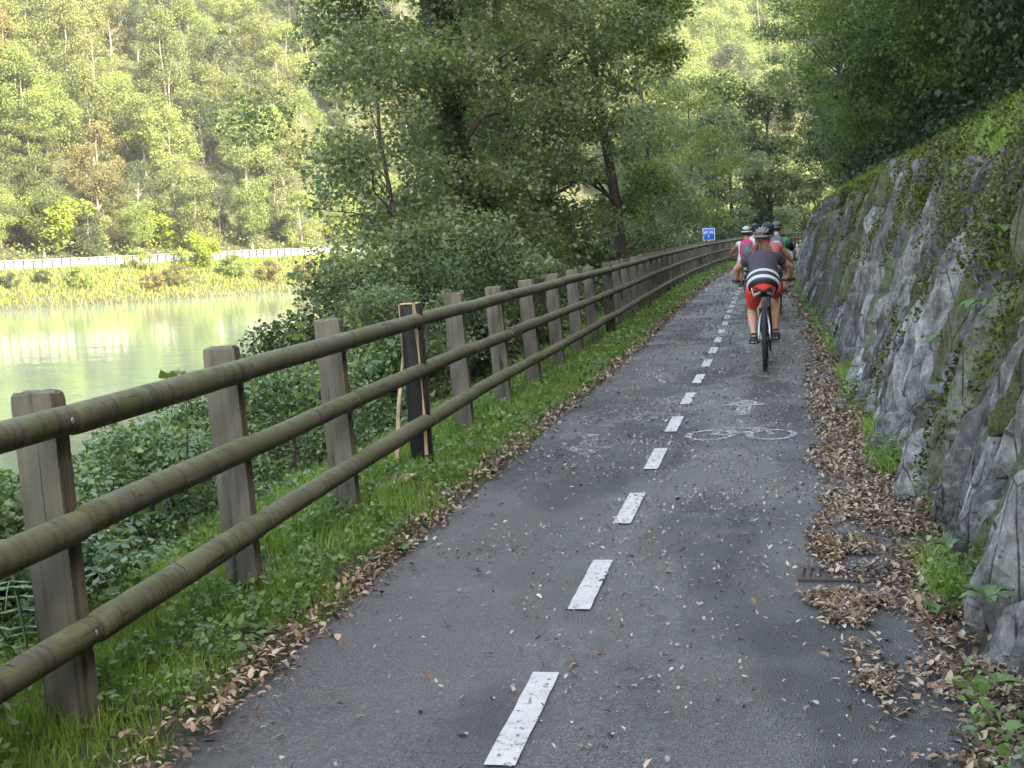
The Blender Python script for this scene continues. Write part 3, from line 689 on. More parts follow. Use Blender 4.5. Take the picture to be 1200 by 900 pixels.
    mb = MB(); R = (Vector(a)-Vector(b)).to_track_quat('Z', 'X').to_matrix(); Ln = (Vector(a)-Vector(b)).length
    V = []; F = []
    for j in range(9):
        f = j/8; c = Vector(b).lerp(Vector(a), f)+Vector((.006*math.sin(f*9), 0, 0)); w = .036-.018*f
        V += [c+Vector((-w/2, -.01, 0)), c+Vector((w/2, -.01, 0)), c+Vector((w/2, .01, 0)), c+Vector((-w/2, .01, 0))]
    for j in range(8):
        for q in range(4): q2 = (q+1) % 4; F.append((j*4+q, j*4+q2, j*4+4+q2, j*4+4+q))
    F += [(3, 2, 1, 0), (32, 33, 34, 35)]
    tag(link('lath', mesh('lath', V, F, M['raw'], False)), 'long pale raw timber lath leaning beside the black split post', 'lath')
    c = at(448, 588, 9.3); c = np.array([c[0], c[1], .03]); V = []; F = []; n = 8
    for j in range(n+1):
        f = j/n-.5; w = .075*(1-abs(f)*.7)+.02*math.sin(j*2.1); z = .03+.10*max(0, f)**1.2+.01*math.sin(j*3)
        p = np.array([c[0]+f*.28, c[1]+f*.62, z]); V += [p+(-w, w*.4, .0), p+(w, -w*.4, .012), p+(w, -w*.4, .03), p+(-w, w*.4, .018)]
    for j in range(n):
        for q in range(4): q2 = (q+1) % 4; F.append((j*4+q, j*4+q2, j*4+4+q2, j*4+4+q))
    F += [(3, 2, 1, 0), (n*4, n*4+1, n*4+2, n*4+3)]
    tag(link('broken_plank', mesh('broken_plank', V, F, M['raw'], False)), 'splintered pale plank lying on the ground beside a fence post', 'plank')
fence()
# ------------------------------------------------------------ path markings and drain
def markings():
    z0 = .013
    def strip(V, F, a, b, w):
        a, b = np.array(a, float), np.array(b, float); d = b-a; l = np.hypot(*d); n = np.array([-d[1], d[0]])/l*w/2; k = len(V)
        V += [a-n, a+n, b+n, b-n]; F.append((k, k+3, k+2, k+1))
    def ring(V, F, c, rx, ry, w, n=28):
        k = len(V)
        for i in range(n):
            q = 2*PI*i/n; V += [np.array([c[0]+rx*math.cos(q), c[1]+ry*math.sin(q)]), np.array([c[0]+(rx-w)*math.cos(q), c[1]+(ry-w)*math.sin(q)])]
        for i in range(n): j = (i+1) % n; F.append((k+2*i, k+2*j, k+2*j+1, k+2*i+1))
    def put(name, V, F, loc, rz, mat, label=None, z=z0):
        V3 = [(v[0], v[1], 0) for v in V]; o = link(name, mesh(name, V3, F, M[mat], False), PATH, (loc[0], loc[1], z), (0, 0, rz)); 
        if label: o['label'] = label
    # dashes
    y = 2.44; k = 0
    P = 1.915
    while y < 112:
        V = []; F = []; n = 10; w = .099
        for i in range(n+1):
            yy = y+.98*i/n; c = pc(yy)-.004; j = random.uniform(-.002, .002)
            V += [np.array([c-w/2+j, yy]), np.array([c+w/2+j, yy])]
        for i in range(n): F.append((2*i, 2*i+1, 2*i+3, 2*i+2))
        c0 = (pc(y+.5), y+.5); V = [v-np.array(c0) for v in V]
        put('lane_dash', V, F, c0, 0, 'paint'); y += P
    # bicycle symbol, drawn in strips
    def bike(w_line=.055):
        V = []; F = []; r = .235
        ring(V, F, (-.24, 0), .20, .30, w_line); ring(V, F, (.24, 0), .20, .30, w_line)
        for a, b in (((-.24, 0), (-.12, .36)), ((-.12, .36), (.14, .40)), ((-.02, .02), (.14, .40)), ((-.24, 0), (-.02, .02)), ((-.02, .02), (-.14, .42)), ((.14, .40), (.24, 0)), ((.14, .40), (.12, .52)), ((.12, .52), (.22, .54)), ((-.20, .44), (-.08, .44))):
            strip(V, F, a, b, w_line*.9)
        return V, F
    def arrow():
        V = [np.array(v) for v in ((-.065, -.6), (.065, -.6), (.065, .15), (-.065, .15), (-.22, .12), (.22, .12), (0, .6))]; return V, [(0, 1, 2, 3), (4, 5, 6)]
    V, F = bike(); c = at(868, 510, 11.7); put('bicycle_symbol', V, F, (c[0]+.0, 11.75), -.06, 'paint_worn', 'worn white bicycle symbol in the lane by the rock wall', z0+.001)
    V, F = arrow(); c = at(872, 484, 13.5); put('arrow_marking', V, F, (c[0], 13.6), 0, 'paint_worn', 'white arrow pointing ahead', z0+.001)
    V, F = arrow(); c = at(686, 520, 11.2); put('arrow_marking', V, F, (c[0], 11.35), PI+.1, 'paint_faint', 'white arrow pointing back beside the fence verge', z0+.001)
    V, F = bike(.045); c = at(735, 492, 12.7); put('bicycle_symbol', V, F, (c[0], 13.0), PI, 'paint_faint', 'faint worn bicycle symbol in the lane beside the fence', z0+.001)
    # cross drain with iron bars
    c = at(990, 669, 6.95); r = empty('drain_grate', (c[0]+.0, 6.95, .004), -.03, 'rusty brown iron drain grate half buried in fallen leaves', 'drain')
    mb = MB(); W_, D_ = .42, .26
    for s in (-1, 1): mb.box((0, s*(D_/2-.012), .004), (W_, .024, .02), bev=.003); mb.box((s*(W_/2-.012), 0, .003), (.024, D_-.05, .02), bev=.003)
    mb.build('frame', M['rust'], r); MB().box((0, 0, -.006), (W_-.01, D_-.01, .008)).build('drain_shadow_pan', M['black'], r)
    bar = MB().box((0, 0, .002), (.026, D_-.05, .016), bev=.003).mesh('bar', M['rust'])
    for i in range(9): link('bar', bar, r, (-W_/2+.045+i*(W_-.09)/8, 0, 0))
markings()
# ------------------------------------------------------------ rock wall
WU = lambda v: 1.66+.36*v
def wallh(y): return 2.18+.12*math.sin(y*.35)+.10*math.sin(y*.9+1)
def rock_wall():
    root = empty('rock_wall', (pc(8)+1.7, 8, 0), 0, 'mossy retaining wall of upright grey limestone slabs beside the path', 'stone wall')
    ox, oy = float(pc(8)+1.7), 8.0
    ys = np.concatenate([np.arange(-6, 30, .12), np.arange(30, 130, .5)]); vs = np.linspace(-.1, 1, 22)
    Yg, Vg = np.meshgrid(ys, vs, indexing='ij'); h = np.array([[wallh(y)] for y in ys]); Z = Vg*h
    X = pc(Yg)+WU(Z)+.16+.07*vnoise(Yg*1.0, Z, 2.2, 6)+.05*vnoise(Yg, Z, 5.5, 1)
    link('earth_backing', grid('earth_backing', np.stack([X-ox, Yg-oy, Z], -1), M['moss_dark']), root)
    rg = random.Random(4); stones = []
    y = 3.6
    while y < 112:
        w = rg.uniform(.11, .30)*(1 if y < 9 else 1.25 if y < 20 else (1.8 if y < 50 else 3.2)); v = rg.uniform(-.15, .05); H = wallh(y)
        while v < H-.15:
            hh = rg.choice([rg.uniform(.35, .7), rg.uniform(.7, 1.5)])*(1 if y < 20 else 1.25)
            if v+hh > H+.1: hh = max(.3, H+.05-v)
            p = (1.0 if y < 9 or v < .2 else .86) if v < .9 else (.78 if v < 1.5 else .45 if y < 12 else .66)
            if 15 < y < 19 and 1.0 < v: p = .6
            if rg.random() < p: stones.append((y+rg.gauss(0, .03), v+hh/2, w*rg.uniform(.76, .98), hh*rg.uniform(.88, 1.04), rg.gauss(-.06, .10), rg.choice([rg.uniform(.03, .10), rg.uniform(.08, .19)]), rg.random()))
            v += hh*.93
        y += w*.98
    stones.sort(key=lambda s: s[0])
    extra = MB(); nparts = 0
    for k, (y, v, w, h, tilt, th, q) in enumerate(stones):
        big = y < 13; nu, nv = (13, 21) if big else ((8, 13) if y < 24 else (5, 7)); V = []; F = []
        sd_ = k*1.37; rs = random.Random(k*31+5); saw = rs.uniform(.05, .24)*min(1.6, w/.22); th = th*.7
        # a few flat fracture faces meet on each slab
        pl = [(1.0, rs.uniform(-.12, .12), rs.uniform(-.10, .10)), (1.0+rs.uniform(.0, .15), rs.uniform(-.5, -.15), rs.uniform(-.2, .2)), (1.0+rs.uniform(.0, .2), rs.uniform(.15, .6), rs.uniform(-.2, .2)), (1.15, rs.uniform(-.2, .2), rs.uniform(-.7, -.2)), (1.15, rs.uniform(-.2, .2), rs.uniform(.2, .6)), (1.3, rs.uniform(-.9, .9), rs.uniform(-.5, .5))]
        for j in range(nv+1):
            for i in range(nu+1):
                a, b = -1+2*i/nu, -1+2*j/nv; a = math.copysign(abs(a)**.6, a); b = math.copysign(abs(b)**.75, b)
                # ragged outline
                ea = 1+.30*mn.noise((sd_, b*1.9, 1)) if a < 0 else 1+.30*mn.noise((sd_, b*1.9, 5))
                eb = 1+.20*mn.noise((sd_, a*1.5, 9))-.25*abs(a)**1.5*(1 if q < .5 else .4)
                A, B = a*w/2*ea*(1-.25*(b if q < .35 else -b if q > .8 else 0)*.6), b*h/2*eb
                e = max(abs(a), abs(b)); edge = 1-.35*e**12
                dep = (th+.05)*(edge*.9+.1)*min(c0+c1*a+c2*b for c0, c1, c2 in pl)-.04
                dep += 0.030*(abs(mn.noise((a*w*6+sd_, b*h*1.6, 3)))-.2)+.014*(abs(mn.noise((a*w*17+sd_, b*h*4, 4)))-.2)+.006*mn.noise((a*w*45+sd_, b*h*30, 6))
                dep += (.035*(1 if mn.noise((a*w*4+b*h*.6+sd_, b*h*.5, 8)) > .05 else 0)+.02*(1 if mn.noise((a*w*5+sd_, b*h*.9, 18)) > .18 else 0))*edge+.22*a*(q-.5)*w
                dep += saw*((a+1)/2)**1.3*edge-.02*(1-abs(b))*0
                if e > .999: dep = -.14
                dep *= 1.0
                du = A*math.cos(tilt)+B*math.sin(tilt); dv = -A*math.sin(tilt)+B*math.cos(tilt)
                yy = y+du; zz = v+dv; x = pc(yy)+WU(zz)-dep+.12
                V.append((x-ox, yy-oy, zz))
        for j in range(nv):
            for i in range(nu): s0 = j*(nu+1)+i; F.append((s0, s0+nu+1, s0+nu+2, s0+1))
        if k < 300:
            c = np.mean(V, 0); me = mesh('stone', [tuple(np.array(p)-c) for p in V], F, M['rock_mossy' if (q > .62 and v > .5) else 'rock'], False)
            link('stone', me, root, tuple(c))
        else: extra.add(V, F)
    tag(extra.build('stones_beyond', M['rock'], root, False), kind='stuff')
    print('stones', len(stones), 'last part y', stones[min(299, len(stones)-1)][0])
    # moss cushions
    mb = []; rg2 = np.random.RandomState(8)
    n = 70000; yy = 3.6+rg2.rand(n)**1.5*26; vv = rg2.rand(n)*2.4
    m = vnoise(yy, vv, .9, 21)+.5*vnoise(yy, vv, 2.6, 4)
    ok = m > np.interp(vv, [0, .4, 1.2, 2.4], [.55, .30, .12, .10]); yy, vv = yy[ok], vv[ok]
    x = pc(yy)+1.66+.36*vv-.10-.06*rg2.rand(len(yy))**2
    V, F = leaves(rg2, np.stack([x-ox, yy-oy, vv], 1), .022, .2, .0, .6, out=np.tile([-1., -.2, .3], (len(yy), 1)), outw=.8)
    tag(link('moss', mesh('moss', V, F, M['moss_leaf'], False), root), kind='stuff')
    # pipe stub
    c = at(1118, 462, 9.0); u = c[0]-pc(9.0); vv_ = max(0, (u-1.66)/.36)
    r = empty('drain_pipe', (pc(9.1)+WU(c[2])-.13, 9.1, c[2]), 0, 'short grey drainpipe end poking out between the wall slabs', 'pipe')
    mbp = MB(); n = 20
    for (ra, x0, x1) in ((.040, -.02, .3),):
        V = []; F = []
        for i in range(n):
            a = 2*PI*i/n
            for (rr, xx) in ((.040, -.02), (.040, .3), (.033, .3), (.033, -.02)): V.append((xx+.08*0, rr*math.cos(a)-xx*.4, rr*math.sin(a)*1.25))
        for i in range(n):
            j = (i+1) % n
            for q in range(4): q2 = (q+1) % 4; F.append((i*4+q, i*4+q2, j*4+q2, j*4+q))
        mbp.add(V, F)
    mbp.build('pipe_wall', M['dark_steel'], r)
M['moss_dark'] = plain('dark_mossy_earth', (.022, .022, .012), .95, 0, .6, 14, .1, .9)
M['moss_leaf'] = foliage('moss_tufts', [(0, (.02, .028, .005)), (.5, (.07, .08, .012)), (1, (.17, .17, .025))], .1, .8, .4, 4, .1)
rock_wall()
# ------------------------------------------------------------ trees between path and river
def river_trees():
    def base(px, py, Y): p = at(px, py, Y); return p
    # (name, px, Y, h, rad, base, nclump, crad, nleaf, lsize, shape, trunk_r, lean, limbs, label, leaf)
    L = [
     ('alder_tree', 562, 27, 12.0, 2.5, 2.4, 66, .75, 50000, .085, 'round', .22, (-.10, 0), 34, 'tall alder with an ivy clad dark leaning trunk above the dark bushes by the river', 'lf_near'),
     ('alder_tree', 500, 24, 6.0, 2.0, 1.5, 34, .6, 14000, .08, 'round', .05, (-.14, .02), 20, 'thin leafed young alder reaching out over the water beside the ivy clad tree', 'lf_near'),
     ('alder_tree', 600, 31, 12.5, 2.3, 1.0, 74, .7, 52000, .085, 'tall', .12, (-.01, 0), 34, 'slender dense alder right behind the fourth timber post', 'lf_near'),
     ('alder_tree', 655, 34, 13.0, 2.5, 1.0, 74, .75, 52000, .09, 'tall', .13, (0, 0), 34, 'tall slender alder with full crown between two other alders', 'lf_near'),
     ('alder_tree', 731, 37, 10.5, 2.3, 2.2, 55, .7, 30000, .09, 'round', .14, (-.09, 0), 26, 'alder with a bare crooked brown trunk behind the second black post', 'lf_near2'),
     ('alder_tree', 770, 60, 11.5, 2.4, 1.0, 50, .8, 26000, .11, 'tall', .13, (-.04, 0), 22, 'rounded alder whose crown edge slopes down toward the path', 'lf_near'),
     ('ash_tree', 815, 88, 10.5, 3.2, .6, 50, .8, 24000, .12, 'round', .12, (0, 0), 18, 'mid green ash tree behind the blue sign', 'lf_near2'),
     ('ash_tree', 868, 112, 12.5, 3.6, .4, 60, 1.1, 28000, .17, 'round', .14, (0, 0), 18, 'dense dark green tree with rounded top behind the riders', 'lf_dark'),
     ('ash_tree', 842, 102, 9.5, 3.2, .4, 44, 1.0, 16000, .17, 'round', .14, (0, 0), 14, 'broad grey green tree beyond the blue sign', 'lf_near'),
     ('willow_tree', 752, 105, 17, 3.2, 3, 60, 1.1, 20000, .22, 'tall', .2, (0, 0), 24, 'pale hazy willow standing far behind the alders', 'lf_willow'),
     ('willow_tree', 800, 135, 15, 4.5, 2, 50, 1.3, 14000, .28, 'round', .2, (0, 0), 18, 'broad pale willow in the hazy distance beyond the bend', 'lf_willow'),
     ('poplar_tree', 903, 112, 12.5, 2.6, 1.6, 60, .8, 15000, .20, 'round', .22, (.02, 0), 22, 'thin poplar with its forked trunk showing, beyond the riders', 'lf_willow'),
     ('willow_tree', 930, 150, 10, 4.0, 1, 44, 1.2, 12000, .30, 'round', .2, (0, 0), 14, 'silvery willow behind the far end of the fence', 'lf_willow'),
     ('willow_tree', 985, 175, 12, 4.5, 1, 44, 1.2, 10000, .33, 'round', .2, (0, 0), 14, 'bright pale tree seen past the end of the rock wall', 'lf_far_y'),
     ('willow_tree', 870, 165, 15, 4.5, 1, 44, 1.3, 10000, .33, 'round', .2, (0, 0), 14, 'pale green tree between the poplar and the willow', 'lf_willow'),
    ]
    for i, (nm, px, Y, h, rad, b0, nc, cr, nl, ls, sh, tr, lean, limbs, lab, leaf) in enumerate(L):
        x = at(px, 300, Y)[0]; u = x-pc(Y)
        if b0 < 1.2 and Y < 130: u = min(u, -rad-1.7); x = pc(Y)+u
        z = float(gz(u)) if u > -12 else -2.5
        if Y > 100: z = -.5
        sc = 1.0; tm = tree_meshes(200+i, h-z, rad, b0-z, nc, cr, nl, ls, sh, tr, lean, limbs, .36, .6, .7, 'bark', leaf, .35)
        o = plant_tree(nm, tm, (x, Y, z), 0, 1, lab, 'tree')
        if i == 0:   # ivy sleeve on the leaning trunk
            rg = np.random.RandomState(2); n = 9000; f = rg.rand(n); hh = f*(h-z)*.8
            ax = lean[0]*(f*.8)**1.3*(h-z); a = rg.rand(n)*2*PI; r = (.30+.14*np.sin(f*23)+.1*rg.rand(n))*(1-.4*f)
            P = np.stack([ax+r*np.cos(a), r*np.sin(a), hh], 1); V, F = leaves(rg, P, .075, .3, .6, .45)
            tag(link('ivy_sleeve', mesh('ivy_sleeve', V, F, M['lf_dark'], False), o), kind='stuff')
river_trees()
# shrubs on the river bank, behind the fence
def shrubs():
    V = [tree_meshes(300, 2.6, 1.7, .1, 46, .48, 24000, .062, 'round', .05, (0, 0), 16, .42, .75, .6, 'bark', 'lf_dark', .3),
         tree_meshes(301, 2.4, 1.6, .1, 42, .45, 21000, .060, 'cap', .05, (0, 0), 16, .40, .7, .7, 'bark', 'lf_near', .3),
         tree_meshes(302, 1.3, 1.15, .05, 34, .30, 13000, .050, 'round', .02, (0, 0), 12, .42, .7, .8, 'bark', 'lf_bramble', .3),
         tree_meshes(303, 1.2, 1.25, .05, 36, .28, 13000, .046, 'cap', .02, (0, 0), 12, .40, .7, .8, 'bark', 'lf_bramble', .3),
         tree_meshes(304, 1.15, 1.05, .05, 30, .30, 7500, .075, 'round', .02, (0, 0), 12, .46, .7, .9, 'bark', 'lf_bramble', .2)]
    # (variant, px, py of its top, Y, scale, leaf, label)
    L = [(0, 505, 338, 17.5, .62, None, 'dark evergreen bush low over the water behind the black split post'),
         (0, 540, 290, 20, .85, None, 'big dark bush under the ivy clad alder'), (1, 468, 318, 23, .62, 'lf_near', 'small grey green bush over the river behind the fence'),
         (1, 590, 268, 22, 1.35, 'lf_near', 'tall thicket rising behind the fence below the alders'), (0, 655, 262, 24, 1.35, 'lf_near', 'dark leafy thicket around the foot of the slender alders'),
         (1, 500, 335, 15.5, .6, 'lf_near', 'leafy bush between dark evergreen and fence'), (0, 600, 330, 17.5, .9, None, 'low dark bush close behind timber posts'),
         (1, 700, 272, 29, 1.3, 'lf_near2', 'yellowish green bush by the crooked brown trunk'), (0, 745, 270, 34, 1.4, None, 'dark bush beside the crooked trunk, behind the rails'),
         (1, 790, 262, 42, 1.5, 'lf_dark', 'dark bush just short of the blue sign'), (0, 815, 272, 52, 1.2, None, 'low dark bush by the blue sign pole'), (1, 850, 255, 56, 1.5, 'lf_dark', 'silvery dark bush past the blue sign'),
         (0, 895, 250, 84, 2.2, None, 'dark bush where the fence starts to bend'), (1, 915, 245, 118, 2.4, 'lf_near2', 'light green bush behind the far fence bend'), (1, 955, 240, 134, 2.4, 'lf_willow', 'pale bush behind the end of the fence')]
    for v, px, py, Y, sc, leaf, lab in L:
        p = at(px, py, Y); top = p[2]; u = min(p[0]-pc(Y), -1.95-1.95*sc); hh = 2.6*sc; z = min(top-hh*.95, float(gz(u))+.4)
        plant_tree('bush', V[v], (pc(Y)+u, Y, z), px*1.3, sc, lab, 'bush', None, leaf)
    for v, px, py, Y, sc, leaf, lab in ((1, 640, 232, 27, 1.5, 'lf_near', 'full grey green bush filling the gap between two alder trunks'), (1, 610, 222, 30, 1.7, 'lf_near', 'taller rounded bush just beyond, between the slender alders'), (1, 705, 232, 33, 1.6, 'lf_near2', 'soft green bush next to the crooked brown trunk')):
        p = at(px, py, Y); u = min(p[0]-pc(Y), -1.95-1.9*sc); zz = p[2]-2.45*sc; plant_tree('bush', V[v], (pc(Y)+u, Y, zz), px*1.3, (sc, sc, sc), lab, 'bush', None, leaf)
    rg = random.Random(6); cols = ('dusty green', 'glossy green', 'yellow flecked', 'dense dark', 'straggly', 'pale leafed')
    spots = ('close behind the fence posts', 'on the bank below the rails', 'low by the water', 'between fence and river')
    k = 0
    for Y, us in ((4.0, (-3.1, -4.2)), (5.2, (-3.4, -4.6)), (6.3, (-2.75, -3.8, -5.2)), (7.6, (-3.3, -4.5, -6.0)), (8.9, (-3.0, -4.1, -5.5)), (10.2, (-3.4, -4.7, -6.2)), (11.6, (-3.0, -4.2, -5.6)), (13, (-3.3, -4.6)), (14.6, (-3.1, -4.4, -6)), (16.4, (-3.2, -4.8)), (18.3, (-3.1, -4.6)), (20.5, (-3.2, -4.6)), (23, (-3.2, -4.8)), (26, (-3.2, -4.8)), (30, (-3.3,)), (34, (-3.3,)), (38, (-3.4,)), (43, (-3.4,)), (49, (-3.5,)), (56, (-3.5,)), (64, (-3.6,)), (74, (-3.6,)), (86, (-3.7,)), (100, (-3.7,))):
        for u in us:
            if Y > 14: u -= .55
            x = pc(Y)+u+rg.gauss(0, .12); yy = Y+rg.gauss(0, .2); z = float(gz(x-pc(yy)))-.10; v = 2+k % 3
            px_, py_, _ = proj((x, yy, z)); want = np.interp(px_, [0, 100, 240, 330, 430, 600, 900], [590, 560, 515, 465, 420, 385, 300])
            tz = at(max(0, px_), want, yy)[2]; sc = min(1.35, max(.55, (tz-z)/1.2)) if Y < 14 else rg.uniform(.75, 1.1)
            sc *= rg.uniform(.9, 1.08)
            plant_tree('bramble_bush', V[v], (x, yy, z), k*1.9, (max(.8, sc), max(.8, sc), sc), f'{cols[k % 6]} bramble bush {spots[(k//6) % 4]}'+(' far down the fence' if Y > 24 else ' past the black post' if Y > 10.5 else ' before the black post'), 'bush', 'bramble bushes on the river bank behind the fence'); k += 1
    # sprigs rising over the top rail against the water
    for px, py, Y, h, lab in ((372, 335, 9.6, 1.2, 'tall leafy sprig standing against the water above the top rail'), (345, 372, 9.2, 1.0, 'small drooping sprig against the water beside a taller one'), (405, 342, 10.6, 1.0, 'bending leafy twig in front of the dark evergreen bush'), (212, 430, 7.8, .5, 'tiny twig tip poking above the top rail'), (20, 520, 6.0, .6, 'thin twigs rising below the top rail near the first post')):
        p = at(px, py, Y); rgn = np.random.RandomState(px); o = empty('sprig', (p[0], Y, p[2]-h), 0, lab, 'plant')
        pts = [(.10*h*math.sin(f*2.2)-.05*f, 0, h*f) for f in np.linspace(0, 1, 8)]; mb = MB(); mb.tube(pts, [.006*(1.1-f) for f in np.linspace(0, 1, 8)], 5, False)
        PP = []
        for i in range(int(26*h)):
            f = rgn.uniform(.25, 1); b = np.array([.10*h*math.sin(f*2.2)-.05*f, 0, h*f]); e = b+rgn.normal(size=3)*np.array([.07, .07, .03]); mb.tube([b, e], [.002, .0012], 3, False); PP.append(e); PP.append((b+e)/2)
        mb.build('stem', M['bark'], o); Vv, F = leaves(rgn, np.array(PP), .055, .5, .3, .40); link('leaves', mesh('leaves', Vv, F, M['lf_near2'], False), o)
    # fern below the first post
    p = at(30, 670, 5.1); o = empty('fern', (p[0], 5.1, p[2]-.45), 0, 'feathery fern leaning out of the bank beside the first fence post', 'fern')
    PP = []; rgn = np.random.RandomState(3); mb = MB(); Vs = []; Fs = []; nb = 0
    for k in range(9):
        a = k*.7+.2; Lf = .55+.1*rgn.rand(); pts = []
        for f in np.linspace(0, 1, 12): pts.append((math.cos(a)*Lf*f, math.sin(a)*Lf*f, .42*math.sin(f*2.3)+.12*f))
        mb.tube(pts, .003, 4, False)
        for i in range(1, 12):
            for s in (-1, 1):
                w = .085*math.sin(i/12*PI*.85+.45); c = np.array(pts[i]); sd_ = np.array([-math.sin(a)*s, math.cos(a)*s, -.15]); fw = np.array([math.cos(a), math.sin(a), 0])
                q = [c, c+sd_*w*.5+fw*.014, c+sd_*w, c+sd_*w*.5-fw*.014]; Vs += q; Fs.append((nb, nb+1, nb+2, nb+3)); nb += 4
    mb.build('stalks', M['lf_bramble'], o); link('fronds', mesh('fronds', Vs, Fs, M['weed'], False), o)
shrubs()
# ------------------------------------------------------------ verge: grass, weeds, leaf litter
def blades(rg, x, y, z, h, wd, lean=.35):
    m = len(x); a = rg.rand(m)*2*PI; hh = h*(.5+.8*rg.rand(m)); dx, dy = rg.normal(size=m)*lean*hh, rg.normal(size=m)*lean*hh
    c, s = np.cos(a)*wd/2, np.sin(a)*wd/2
    P0 = np.stack([x-c, y-s, z-.01], 1); P1 = np.stack([x+c, y+s, z-.01], 1)
    P2 = np.stack([x+c*.8+dx*.35, y+s*.8+dy*.35, z+hh*.6], 1); P3 = np.stack([x-c*.8+dx*.35, y-s*.8+dy*.35, z+hh*.6], 1)
    T = np.stack([x+dx, y+dy, z+hh*.95], 1); T2 = T+np.stack([c*.15, s*.15, c*0], 1)
    V = np.stack([P0, P1, P2, P3, T, T2], 1).reshape(-1, 3); b = np.arange(m)[:, None]*6
    F = np.concatenate([b+np.array([0, 1, 2, 3]), b+np.array([3, 2, 5, 4])], 0)
    return V, F
def ground_cover():
    rg = np.random.RandomState(21)
    # grass along the fence
    n = 210000; y = 2.8+rg.rand(n)**1.9*85; u = -1.08-rg.rand(n)**.9*2.2
    cl = vnoise(u*1.0, y, 1.4, 5)+.6*vnoise(u, y, 4.0, 2)
    edge = np.interp(-u, [1.08, 1.16, 1.35, 2.1, 3.3], [-.5, .0, .55, .7, .5]); ok = cl+edge > rg.rand(n)*.35-.05
    y, u, cl = y[ok], u[ok], cl[ok]; h = np.interp(-u, [1.15, 1.5, 2.1, 3.2], [.05, .085, .14, .13])*(1+.7*np.clip(cl, -.5, 1)); h = h*np.interp(y, [3, 30, 80], [1, 1.15, 1.3])
    V, F = blades(rg, pc(y)+u, y, gz(u), h, .0045*np.interp(y, [3, 12, 30, 85], [1, 1.6, 3.5, 8]))
    tag(link('grass', mesh('grass', V, F, M['grass'], False)), kind='stuff')
    # broad leaved weeds through the grass and at the foot of the wall
    def weeds(n, ymax, u0, u1, size, name, mat, p=1.6, thr=0.0, zt=.09, seed=3, gzf=gz):
        r = np.random.RandomState(seed); y = 2.9+r.rand(n)**p*ymax; u = u0+(u1-u0)*r.rand(n); c = vnoise(u, y, 1.9, seed)+.5*vnoise(u, y, 5, seed)
        k = c > thr; y, u = y[k], u[k]; z = gzf(u)+.01+zt*r.rand(len(y))*(1+c[k]); P = np.stack([pc(y)+u, y, z], 1)
        sz = size*np.interp(y, [3, 15, 60], [1, 1.3, 2.4]); V, F = leaves(r, P, sz, .9, .0, .34, .2, hexa=True)
        tag(link(name, mesh(name, V, F, M[mat], False)), kind='stuff')
    weeds(120000, 60, -3.3, -1.2, .030, 'weeds', 'weed', 1.9, -.08, .10, 3)
    weeds(26000, 60, 1.42, 1.78, .032, 'weeds', 'weed', 1.7, .30, .16, 5)
    weeds(60000, 40, -5.5, -2.4, .036, 'ground_ivy', 'lf_bramble', 1.6, -.1, .14, 7)
    n = 26000; y = 3+rg.rand(n)**1.7*70; u = 1.50+rg.rand(n)*.26; c = vnoise(u*.3, y, 1.1, 15); k = c > .08+rg.rand(n)*.1; y, u = y[k], u[k]
    V, F = blades(rg, pc(y)+u, y, gz(u), .16, .006*np.interp(y, [3, 12, 30, 85], [1, 1.4, 3, 7]), .5)
    tag(link('wall_foot_grass', mesh('wall_foot_grass', V, F, M['grass'], False)), kind='stuff')
    # fallen leaves: drifts at both edges, patches by the drain, scattered pale ones on the asphalt
    def litter(y, u, size, name, mat, zj=.016, flat=3.6, z0=.012):
        r = np.random.RandomState(len(y)); P = np.stack([pc(y)+u, y, np.maximum(gz(u), -.0)+z0+zj*r.rand(len(y))], 1)
        V, F = leaves(r, P, size*np.interp(y, [4, 20, 80], [1, 1.25, 2.6]), flat, .0, .28, .32, hexa=True); tag(link(name, mesh(name, V, F, M[mat], False)), kind='stuff')
    n = 80000; y = 3+rg.rand(n)**1.8*90; u = 1.74-np.abs(rg.normal(size=n))*.24; c = vnoise(u*1.2, y, .8, 2)+.5*vnoise(u, y, 3.1, 4)
    k = (u > .65) & (c > -.42+1.5*np.clip(1.42-u, 0, 1)+rg.rand(n)*.35); litter(y[k], u[k], .032, 'fallen_leaves', 'litter', .022, 3.2)
    n = 9000; y = 3+rg.rand(n)**1.7*40; u = 1.62+.30*rg.rand(n); litter(y, u, .032, 'fallen_leaves', 'litter', .03)
    n = 13000; y = 2.8+rg.rand(n)**1.8*90; u = -1.14+rg.normal(size=n)*.075; c = vnoise(u, y, 1.2, 12); k = c > -.5+rg.rand(n)*.5+.8*np.clip(-1.1-u-.3, 0, 1)-.3*(y < 5); litter(y[k], u[k], .034, 'fallen_leaves', 'litter', .025)
    # drifts round the drain
    cx = at(990, 669, 6.95)[0]-pc(6.95); PY = []; PU = []
    for (cy, cu, sy, su, m) in ((7.55, cx-.02, .30, .14, 1900), (6.35, cx-.03, .28, .13, 1700), (5.25, cx+.03, .12, .07, 260), (5.6, cx+.0, .25, .1, 160), (8.6, cx+.08, .5, .16, 1500), (6.9, cx+.33, .8, .12, 1800), (6.95, cx+.05, .14, .17, 130), (10.5, cx+.10, 1.2, .14, 2200), (14, cx+.1, 2.5, .16, 2500)):
        m = int(m*.72); r = rg.rand(m)**.75; a = rg.rand(m)*2*PI; wob = 1+.3*np.sin(a*3+cy)+.2*np.sin(a*5+cy*3); PY.append(cy+sy*r*np.sin(a)*wob*1.1); PU.append(cu+su*r*np.cos(a)*wob*1.1)
    litter(np.concatenate(PY), np.concatenate(PU), .030, 'leaf_drift', 'litter', .016, 3.6, .014)
    n = 66000; y = 3+rg.rand(n)**1.3*55; u = -1.0+2.5*rg.rand(n)**.75; c = vnoise(u, y, 1.0, 33)
